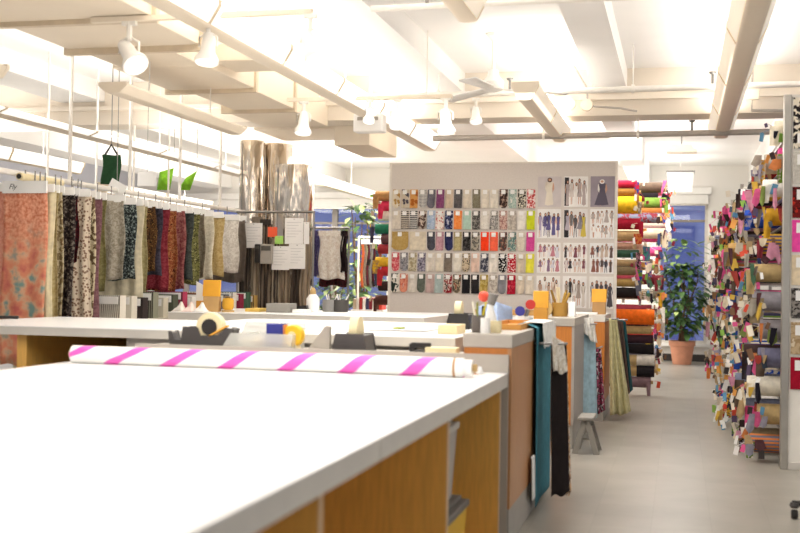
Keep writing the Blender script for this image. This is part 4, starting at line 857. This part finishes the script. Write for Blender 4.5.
for k, (px, pb, m, nm) in enumerate(gm_):
    xr = RX + .24 + (.05 if k in (10, 5) else 0)
    d = R3 @ Vector(((px - 400) / FPX, (266.5 - 250) / FPX, -1)); y = d.y * xr / d.x
    if k == 6: y -= .1
    zb = max(P(px - 8, pb, y).z, .45)
    if k == 0:
        # coral lace panel: coral ground, flowers and teal blotches toward the hem
        cm, nt, b = base('coral_lace'); b.inputs['Roughness'].default_value = .8
        tc = N(nt, 'ShaderNodeTexCoord'); v1 = N(nt, 'ShaderNodeTexNoise'); v1.inputs['Scale'].default_value = 9; v1.inputs['Detail'].default_value = 3
        r1 = N(nt, 'ShaderNodeValToRGB'); r1.color_ramp.elements[0].color = (*lin('#7d9a92'), 1); r1.color_ramp.elements[0].position = .36
        r1.color_ramp.elements[1].color = (*lin('#c9665c'), 1); r1.color_ramp.elements[1].position = .7
        e = r1.color_ramp.elements.new(.45); e.color = (*lin('#dcae8c'), 1); e = r1.color_ramp.elements.new(.54); e.color = (*lin('#e0906e'), 1)
        v2 = N(nt, 'ShaderNodeTexNoise'); v2.inputs['Scale'].default_value = 45; v2.inputs['Detail'].default_value = 3
        r2 = N(nt, 'ShaderNodeValToRGB'); r2.color_ramp.elements[0].color = (*lin('#cf7450'), 1); r2.color_ramp.elements[1].color = (*lin('#efae8e'), 1); r2.color_ramp.elements[0].position = .35; r2.color_ramp.elements[1].position = .65
        sp_ = N(nt, 'ShaderNodeSeparateXYZ'); mr = N(nt, 'ShaderNodeMapRange'); mr.inputs[1].default_value = -.25; mr.inputs[2].default_value = -.6
        mx = N(nt, 'ShaderNodeMix', data_type='RGBA')
        nt.links.new(tc.outputs['Object'], v1.inputs[0]); nt.links.new(tc.outputs['Object'], v2.inputs[0]); nt.links.new(tc.outputs['Object'], sp_.inputs[0])
        nt.links.new(v1.outputs['Fac'], r1.inputs[0]); nt.links.new(v2.outputs['Fac'], r2.inputs[0]); nt.links.new(sp_.outputs['Z'], mr.inputs[0])
        nt.links.new(mr.outputs[0], mx.inputs[0]); nt.links.new(r2.outputs[0], mx.inputs[6]); nt.links.new(r1.outputs[0], mx.inputs[7]); nt.links.new(mx.outputs[2], b.inputs['Base Color'])
        m = cm
        t = garment(xr, y, .6, m, 'coral lace length with teal flowers and white header, nearest on the rail', .36, n=2, amp=.01)
        q0 = P(5, 250, y + .04); garment(q0.x - .02, y + .04, .6, fab('lace', '#e3a48c', '#d38a74'), 'pale pink length peeking out left of the coral lace length', .3, n=3, amp=.012)
        t0 = t
        cu = bpy.data.curves.new('lettering', 'FONT'); cu.body = 'Fly'; cu.size = .055; cu.shear = .3
        to = bpy.data.objects.new('lettering', cu); C.objects.link(to)
        dg = bpy.context.evaluated_depsgraph_get(); me = bpy.data.meshes.new_from_object(to.evaluated_get(dg)); bpy.data.objects.remove(to)
        me.materials.append(DARK) if not me.materials else None
        me.materials[0] = DARK
        lo = bpy.data.objects.new('lettering', me); C.objects.link(lo); lo.parent = [c for c in t.children if c.name.startswith('header')][0]
        lo.rotation_euler = (PI / 2, 0, 0); lo.location = (-.125, -.0145, -.045)
        # taller header for this one
        for c in t.children:
            if c.name.startswith('header'):
                for vv in c.data.vertices:
                    if vv.co.z < -.03: vv.co.z = -.075
                    else: vv.co.z = .015
    else:
        w = .3 if k < 8 else [.46, .42, .48, .44][k % 4]
        garment(xr, y, zb, m, '%s fabric length, %s back from the near end of the rail' % (nm, ORD[k] if k < 22 else ['twenty-third', 'twenty-fourth', 'twenty-fifth', 'twenty-sixth'][k - 22]), w, wb=w * (1.25 if k == 5 else 1.0), n=4, amp=.016, ph=k * 1.7, yaw=.14)
# long carton on top of the rail
q = P(40, 178, 7.6)
lb = thing('paper_tube', 'long cream paper tube resting on top of the hanging rail', 'tube', (RX, 8, RZ - .03))
MB().tube([(RX + .055, 7.42, RZ - .028), (RX + .055, 8.0, RZ - .028)], .028, 16).build('tube_body', CREAM, lb)
MB().tube([(RX + .055, 7.41, RZ - .028), (RX + .055, 7.43, RZ - .028)], .018, 14).build('end_cap', DARK, lb)
# green bag, sign and leaves beyond
q = P(111, 168, 9.2)
gb = thing('hanging_bag', 'dark green bag hanging above the fabric lengths', 'bag', (q.x, 9.4, 2.3))
a_, b_ = P(102, 155, 9.2), P(120, 184, 9.2)
MB().grid(lambda u, v: (a_.x + (b_.x - a_.x) * (u + .06 * math.sin(5 * v)), 9.2 + .05 * math.sin(PI * u), a_.z + (b_.z - a_.z) * v), 8, 8).build('bag_body', fab('plain', '#2f5236'), gb, solid=.03)
MB().tube([((a_.x + b_.x) / 2 - .06, 9.2, a_.z), ((a_.x + b_.x) / 2, 9.2, a_.z + .09), ((a_.x + b_.x) / 2 + .06, 9.2, a_.z)], .01, 6).build('handle', DARK, gb)
MB().tube([((a_.x + b_.x) / 2, 9.2, a_.z + .085), ((a_.x + b_.x) / 2, 9.2, CZ)], .004, 6).build('hook', STEEL, gb)
for k, (px, py, w, hh, rot, l) in enumerate(((117, 188, .16, .11, .5, 'tilted white card above the rail beside the dark green bag'), (147, 179, .2, .14, 0, 'white sign card hanging right of the dark green bag'))):
    Y_ = 9.0 if k == 0 else 10.4
    q = P(px, py, Y_); t = thing('hanging_sign', l, 'sign', q)
    MB().obox(q, (w, .006, hh), 0, 0, rot).build('card', CARD, t)
    MB().tube([q + Vector((0, 0, hh / 2)), (q.x, q.y, CZ)], .003, 6).build('cord', STEEL, t)
for k, (pts, l) in enumerate(((((157, 190), (160, 172), (174, 168), (170, 190)), 'bright green leaf-shaped banner left of its twin above the rail'), (((178, 190), (186, 178), (197, 171), (190, 190)), 'bright green pointed banner right of its twin above the rail'))):
    qs = [P(a, b, 12.2) for a, b in pts]; t = thing('green_banner', l, 'banner', qs[0])
    mid = (qs[0] + qs[1] + qs[2] + qs[3]) / 4
    MB().add([qs[0], qs[1], qs[2], qs[3], mid + Vector((0, -.08, 0))], [(0, 1, 4), (1, 2, 4), (2, 3, 4), (3, 0, 4)]).build('leaf', fab('plain', '#8fd23a'), t, solid=.004)
    MB().tube([qs[2], (qs[2].x, qs[2].y, CZ)], .004, 6).build('cord', STEEL, t)
# low shelf beneath the short garments
ls = thing('low_shelf', 'low grey shelf under the short fabric lengths', 'shelf', (-4.7, 9.9, 0))
MB().box(-5.1, -4.3, 8.35, 11.9, .88, .91).box(-5.1, -4.3, 8.35, 11.9, .45, .48).build('shelf_board', mat('shelf_cream', '#cdc6b6', .6), ls)
for y in (8.35, 10.1, 11.87): MB().box(-5.1, -4.3, y, y + .03, 0, .88).build('upright', GREYCAP, ls)
rn3 = random.Random(9)
for k in range(16):
    px = 98 + k * 5.4; y = 8.45 + .2 * k; c, nm = [('#e6dfd0', 'cream'), ('#d9d2c2', 'ivory'), ('#3a3230', 'dark brown'), ('#8b8a78', 'grey green'), ('#c9c1ae', 'stone'), ('#55584a', 'dark olive'), ('#a83a55', 'crimson'), ('#e9e3da', 'white'), ('#7a5a44', 'brown'), ('#b8552c', 'rust'), ('#d8cdb8', 'sand'), ('#6a6a70', 'slate'), ('#efe9de', 'pale'), ('#97324a', 'wine'), ('#4a6a52', 'green'), ('#c8a25a', 'gold')][k]
    h = .17 + .06 * rn3.random()
    t = thing('sample_binder', '%s sample binder, %s from the near end on the low shelf' % (nm, ORD[k]), 'binder', (-4.5, y, .91), 'sample binders on the low shelf')
    MB().box(-4.85, -4.36, y, y + .1, .91, .91 + h).build('cover', fab('stripes', c, '#3d3a36' if k % 3 == 0 else c, None, 18), t)
    MB().box(-4.83, -4.38, y - .004, y, .91 + h - .07, .91 + h - .01).build('label_card', CARD, t)

# ------------------------------------------------------------------ steel columns
sm, nt, b = base('polished_steel'); b.inputs['Metallic'].default_value = 1; b.inputs['Roughness'].default_value = .13
b.inputs['Base Color'].default_value = (*lin('#d6cbbd'), 1)
tc = N(nt, 'ShaderNodeTexCoord'); nz = N(nt, 'ShaderNodeTexNoise'); mp = N(nt, 'ShaderNodeMapping'); mp.inputs['Scale'].default_value = (6, 6, 1.2)
nz.inputs['Scale'].default_value = 1.5; bp = N(nt, 'ShaderNodeBump'); bp.inputs['Strength'].default_value = .55; bp.inputs['Distance'].default_value = .05
nt.links.new(tc.outputs['Object'], mp.inputs[0]); nt.links.new(mp.outputs[0], nz.inputs[0]); nt.links.new(nz.outputs['Fac'], bp.inputs['Height']); nt.links.new(bp.outputs[0], b.inputs['Normal'])
CY = 12.3
for k, (pa, pb, top, yy, l) in enumerate(((239, 262, 136, CY, 'left polished steel clad column behind the fabric lengths'), (258, 290, 134, CY + .35, 'tallest polished steel clad column behind the other two'), (273, 312, 166, CY - .05, 'right polished steel drum column with a lower top rim'))):
    a, c = P(pa, 250, yy), P(pb, 250, yy); r = (c.x - a.x) / 2; cx = (a.x + c.x) / 2; zt = min(P(pa, top, yy).z, 2.83)
    t = thing('steel_column', l, 'column', (cx, yy, 0), 'polished steel columns')
    MB().lathe((cx, yy, 0), [(r, 0), (r, zt * .5), (r, zt - .03)], 36).build('cladding', sm, t)
    MB().lathe((cx, yy, zt - .03), [(r + .004, 0), (r + .004, .03)], 36).build('rim', sm, t)
    MB().tube([(cx - r * .5, yy - r * .88, 0), (cx - r * .5, yy - r * .88, zt - .04)], .006, 6).build('seam', STEEL, t)
# streaky strips added for the columns' reflections, and papers pinned before them
q = P(241, 213, 11.6); q1 = P(312, 216, 11.6)
cr = thing('garment_rail', 'short steel rail in front of the steel columns with pinned papers', 'rail', (q.x, 11.6, 2.0))
MB().tube([(q.x - .05, 11.6, 1.98), (q1.x + .03, 11.6, 1.98)], .014, 8).build('rail_tube', STEEL, cr)
for x in (q.x - .03, q1.x + .02): MB().tube([(x, 11.6, 0), (x, 11.6, 1.98)], .012, 8).build('post', STEEL, cr)
tc_ = ['#5b5046', '#8f8170', '#3f3833', '#b0a28c', '#7a6c5c', '#4d443d', '#a08f78']
tn = ['dark taupe', 'greige', 'espresso', 'light stone', 'mid taupe', 'charcoal brown', 'warm sand']
for k in range(7):
    w = (q1.x - q.x) / 7
    garment(q.x + (k + 1) * w, 11.6 + .05 * (k % 2), .95, fab('stripes', tc_[k], tc_[(k + 2) % 7], None, 9), '%s strip added for column reflections, %s from left before the steel columns' % (tn[k], ORD[k]), w * 1.05, n=2, amp=.02, ph=k, zt=[1.86, 1.93, 1.9, 1.7, 1.65, 1.6, 1.72][k], group='added reflection strips before the columns', rz_=1.98, hm=fab('plain', tc_[k]))
for k, (x0, y0, x1, y1, m, l, nmo) in enumerate((
    (245, 223, 262, 248, PAPER, 'white paper sheet pinned at the left before the steel columns', 'hanging_paper'), (285, 218, 303, 244, PAPER, 'white paper sheet pinned highest before the right steel column', 'hanging_paper'),
    (272, 246, 289, 270, PAPER, 'white paper sheet pinned lowest between the two columns', 'hanging_paper'), (289, 244, 305, 269, PAPER, 'white paper sheet pinned below the highest one', 'hanging_paper'),
    (304, 222, 309, 244, PAPER, 'narrow white paper strip at the right of the pinned sheets', 'hanging_paper'),
    (268, 227, 277, 237, mat('note_orange', '#f2603a', .6), 'small orange square note pinned among the papers', 'hanging_note'), (275, 236, 283, 244, mat('note_green', '#a9d96a', .6), 'small green square note pinned among the papers', 'hanging_note'))):
    a, c = P(x0, y0, 11.5 - .01 * k), P(x1, y1, 11.5 - .01 * k)
    t = thing(nmo, l, 'paper', ((a.x + c.x) / 2, a.y, c.z))
    MB().box(a.x, c.x, a.y, a.y + .003, c.z, a.z).build('sheet', m, t)
    ln = MB()
    if nmo == 'hanging_paper' and k != 4:
        for j in range(6): ln.box(a.x + .02, c.x - .02 - .03 * (j % 3), a.y - .001, a.y, a.z - .05 - j * .03, a.z - .045 - j * .03)
        ln.build('printed_lines', mat('print_grey', '#c9c6c4', .7), t)
    MB().ball((a.x + .5 * (c.x - a.x), a.y - .003, a.z - .012), .006, 6).build('pin', STEEL, t)
a, c = P(255, 244, 11.45), P(260, 263, 11.45)
ph = thing('wall_phone', 'black wall telephone handset beside the grey phone keypad', 'phone', (a.x, 11.45, c.z))
MB().box(a.x, c.x, 11.43, 11.47, c.z, a.z).build('handset', DARK, ph, .01)
MB().box(a.x + .008, c.x - .008, 11.425, 11.43, a.z - .05, a.z - .02).build('earpiece', CHAR, ph)
a, c = P(260, 244, 11.45), P(272, 264, 11.45)
ph = thing('phone_keypad', 'grey phone keypad unit mounted right of the black handset', 'phone', (a.x, 11.45, c.z))
MB().box(a.x + .005, c.x, 11.44, 11.5, c.z, a.z).build('casing', mat('phone_grey', '#a7a096', .5), ph, .008)
MB().box(a.x + .02, c.x - .015, 11.435, 11.44, a.z - .07, a.z - .02).build('display', mat('phone_screen', '#5c5a55', .3), ph)

# ------------------------------------------------------------------ scarf rack and dark lengths left of the board
hr = thing('garment_rail', 'freestanding rail with a white lace scarf in front of the left window', 'rail', (-3.7, 12.6, 0))
a, c = P(311, 228, 12.6), P(349, 228, 12.6)
MB().tube([(a.x, 12.6, a.z), (c.x, 12.6, a.z)], .014, 8).build('rail_tube', STEEL, hr)
for x in (a.x, c.x): MB().tube([(x, 12.6, 0), (x, 12.6, a.z)], .014, 8).build('post', STEEL, hr)
for x in (a.x, c.x): MB().box(x - .03, x + .03, 12.4, 12.8, 0, .03).build('foot', STEEL, hr)
for k, (x0, x1, pb, m, l) in enumerate(((313, 320, 276, fab('lace', '#45406a', '#6a6390'), 'purple length at the left of the white lace scarf'), (319, 344, 279, fab('lace', '#fdfaf4', '#e2d8cc', None, 40), 'white lace scarf with dark openings on the freestanding rail'), (342, 348, 272, fab('plain', '#2b1f22'), 'dark narrow length right of the white lace scarf'), (318, 346, 286, fab('lace', '#57262c', '#2d1a1c'), 'dark red length hanging behind and below the white scarf'))):
    xa, xb = P(x0, 230, 12.6).x, P(x1, 230, 12.6).x
    garment(xb, 12.56 if k != 3 else 12.68, P(x0, pb, 12.6).z, m, l, xb - xa, n=3, amp=.025, zt=a.z - .03, group='lengths on the freestanding rail', rz_=a.z, ph=k, hm=m, wb=(xb - xa) * (1.12 if k == 1 else 1))
a, c = P(361, 241, 14.6), P(381, 241, 14.6)
h2 = thing('garment_rail', 'short rail of narrow dark samples beyond the left edge of the board', 'rail', (a.x, 14.6, 0))
MB().tube([(a.x - .03, 14.6, a.z + .05), (c.x + .1, 14.6, a.z + .05)], .014, 8).build('rail_tube', ROD, h2)
for x in (a.x - .03, c.x + .1): MB().tube([(x, 14.6, 0), (x, 14.6, a.z + .05)], .014, 8).build('post', ROD, h2)
for k, (cc, nm) in enumerate((('#c0603a', 'rust orange'), ('#8a7a68', 'taupe'), ('#5a2a30', 'maroon'), ('#7c7a72', 'grey'), ('#4a1f24', 'dark red'), ('#3a3f4a', 'slate'), ('#7a4434', 'brown'))):
    w = (c.x - a.x) / 7
    garment(a.x + (k + 1) * w, 14.6, P(370, 288 - (k % 3), 14.6).z, fab('plain', cc), '%s narrow sample, %s from left on the short rail beside the board' % (nm, ORD[k]), w * .92, n=1, amp=.015, zt=a.z + .02, group='narrow samples beside the board', rz_=a.z + .05)
# books in front of the plant
bs = thing('side_table', 'low table with sample books left of the board', 'table', (-4, 14, 0))
a, c = P(354, 309, 14.0), P(386, 309, 14.0)
MB().box(a.x, c.x, 13.85, 14.2, a.z - .04, a.z).build('tabletop', LAM, bs)
for x in (a.x + .02, c.x - .05):
    for y in (13.87, 14.15): MB().box(x, x + .03, y, y + .03, 0, a.z - .04).build('leg', STEEL, bs)
for k, (cc, nm) in enumerate((('#b9a48a', 'tan'), ('#d8d0c4', 'cream'), ('#a5322f', 'red'), ('#efe9e0', 'white'), ('#3a3a5c', 'navy'), ('#8c2f3a', 'maroon'), ('#d9d2c8', 'ivory'), ('#6a4a3a', 'brown'), ('#c9402f', 'scarlet'))):
    w = (c.x - a.x - .04) / 9; x = a.x + .02 + k * w
    t = thing('sample_book', '%s sample book, %s from left on the low table beside the board' % (nm, ORD[k]), 'book', (x, 14, a.z), 'sample books beside the board')
    MB().box(x, x + w * .85, 13.88, 14.1, a.z, a.z + .13 + .01 * (k % 3)).build('cover', mat('book', cc, .6), t)
    MB().box(x + w * .1, x + w * .75, 13.89, 14.105, a.z + .13, a.z + .134 + .01 * (k % 3)).build('pages', CARD, t)

# ------------------------------------------------------------------ plants
LEAF = mat('leaf_green', '#4b6a3c', .4, var=.4, scale=3.5)
LEAF2 = mat('leaf_light', '#b4c67e', .4, var=.3, scale=4)
BARK = mat('bark', '#6f5640', .8, var=.15)
def leaf(mb, p, d, L, w):
    d = d.normalized(); s = d.cross(Vector((0, 0, 1)))
    if s.length < .1: s = Vector((1, 0, 0))
    s.normalize(); n = s.cross(d)
    ps = []
    for t, ww, b_ in ((0, .05, 0), (.3, .8, .05), (.6, 1, .03), (.85, .6, -.05), (1, .02, -.14)):
        c = p + d * L * t + n * L * b_
        ps.append((c - s * w * ww * .5, c + n * (-.05 * w), c + s * w * ww * .5))
    vs = [q for tr_ in ps for q in tr_]; fs = []
    for i in range(4):
        for j in range(2): fs.append((i * 3 + j, i * 3 + j + 1, i * 3 + 4 + j, i * 3 + 3 + j))
    mb.add(vs, fs)
def tree(x, y, z0, zlo, zhi, rad, n, label, seed, L=.2, potr=.19, poth=.36, light=0.2, name='potted_tree'):
    rg = random.Random(seed); t = thing(name, label, 'plant', (x, y, z0))
    pot_ = MB().lathe((x, y, z0), [(potr * .72, 0), (potr * .74, .01), (potr * .95, poth * .78), (potr * 1.04, poth * .79), (potr * 1.06, poth), (potr * .92, poth), (potr * .9, poth * .86)], 28).build('pot', mat('terracotta', '#c98d70', .75, var=.08), t)
    MB().lathe((x, y, z0), [(potr * .9, poth * .87), (.01, poth * .9)], 20).build('soil', mat('soil', '#3c2f26', .9), t)
    stm = MB(); fo = MB(); tips = []
    for k in range(5):
        a = k * 2 * PI / 5 + rg.random(); pts = [Vector((x + .05 * math.cos(a), y + .05 * math.sin(a), z0 + poth * .85))]
        for s in range(1, 6):
            q = s / 5; pts.append(Vector((x + math.cos(a) * rad * .6 * q + rg.uniform(-.04, .04), y + math.sin(a) * rad * .6 * q, z0 + poth + (zhi - z0 - poth) * q * rg.uniform(.85, 1))))
        stm.tube(pts, [.022 - .003 * s for s in range(6)], 7); tips += pts[1:]
    stm.build('stem', BARK, t)
    f2 = MB()
    for k in range(n):
        v = rg.random(); z = zlo + (zhi - zlo) * v; prof = math.sin(PI * min(1, .18 + .82 * v) * .93) ** .6
        a = rg.random() * 2 * PI; rr = rad * prof * math.sqrt(rg.uniform(.1, 1))
        p = Vector((x + rr * math.cos(a), y + rr * math.sin(a), z))
        d = Vector((math.cos(a) + rg.uniform(-.6, .6), math.sin(a) + rg.uniform(-.6, .6), rg.uniform(-.7, .5)))
        leaf(f2 if rg.random() < light else fo, p, d, L * rg.uniform(.6, 1.15), L * rg.uniform(.35, .5))
    fo.build('foliage', LEAF, t)
    if f2.v: f2.build('new_leaves', LEAF2, t)
    return t
tree(.06, 19.2, 0, .5, 1.62, .44, 520, 'tall leafy tree in a terracotta pot at the end of the aisle', 4, .21, .2, .38, .05)
tt = [o for o in bpy.data.objects if o.name == 'potted_tree'][0]
rg = random.Random(2); up = MB()
for k in range(60):
    a = rg.random() * 2 * PI; z = rg.uniform(1.5, 2.05); rr = rg.uniform(.05, .42)
    leaf(up, Vector((.02 + rr * math.cos(a), 19.2 + rr * math.sin(a) * .6, z)), Vector((math.cos(a), math.sin(a), rg.uniform(-.4, .3))), rg.uniform(.18, .3), rg.uniform(.07, .11))
up.build('top_leaves', mat('leaf_mid', '#8aa65e', .4, var=.3, scale=5), tt)
q = P(361, 250, 16.5)
tree(q.x, 16.5, 0, .95, 2.42, .34, 260, 'tall leafy plant by the window left of the board', 8, .2, .2, .38, .45)
q = P(345, 280, 17.5)
tree(q.x - .1, 17.5, 0, .7, 1.5, .35, 200, 'darker low bushy plant between the white scarf and the tall plant', 10, .2, .2, .34, .1)

# ------------------------------------------------------------------ office chair, only a castor in view
oc = thing('office_chair', 'office chair at the right edge, only one black castor showing', 'chair', (.98, 6.6, 0))
MB().tube([(.98, 6.6, .1), (.98, 6.6, .42)], .025, 10).lathe((.98, 6.6, .07), [(.045, 0), (.05, .03), (.03, .06)], 12).build('column', DARK, oc)
for k in range(5):
    a = PI + k * 2 * PI / 5; ex, ey = .98 + .355 * math.cos(a), 6.6 + .355 * math.sin(a)
    MB().tube([(.98, 6.6, .1), (ex, ey, .085)], [.022, .014], 8).build('base_arm', DARK, oc)
    cs = MB().tube([(ex, ey, .065), (ex, ey, .1)], .013, 8).lathe((ex, ey, .06), [(.02, 0), (.028, .012), (.022, .03)], 10).build('castor', CHAR, oc)
    MB().lathe((ex, ey, .026), [(.02, -.018), (.026, -.012), (.026, .012), (.02, .018)], 14, 'X').build('wheel', DARK, cs)
MB().box(.76, 1.2, 6.38, 6.82, .42, .49).build('seat', fab('plain', '#2f2d30'), oc, .03)
MB().box(1.17, 1.22, 6.42, 6.78, .58, .98).build('backrest', fab('plain', '#2f2d30'), oc, .02)
MB().tube([(1.1, 6.6, .44), (1.24, 6.6, .46), (1.24, 6.6, .7)], .015, 8).build('back_bar', DARK, oc)

# ------------------------------------------------------------------ light
for (x, y, e) in ((-.6, 14.3, 75), (-4.2, 14.5, 90), (-.6, 18, 55), (-6.5, 17.5, 80)): area('added_uplight', (x, y, 2.55), 1.5, 2.2, e, True)  # upward lamps added to brighten the far ceiling and back wall
w = bpy.data.worlds.new('world'); sc.world = w; w.use_nodes = True
bg = w.node_tree.nodes['Background']; bg.inputs[0].default_value = (.98, .98, 1, 1); bg.inputs[1].default_value = .85
for (x, y, e) in ((-1.9, 3.2, 105), (-1.9, 7.6, 85), (-.6, 9, 55), (-.8, 14.3, 130), (-1.6, 18.2, 110), (-3.9, 14.5, 140), (-6.6, 9, 80), (-6.6, 17.5, 170), (-3.6, 18.2, 110)):
    area('added_fill_light', (x, y, 2.74), 2.0, 2.6, e)  # downward fill lamps added to brighten the room and its far end
sc.view_settings.view_transform = 'Standard'
sc.view_settings.exposure = -.4
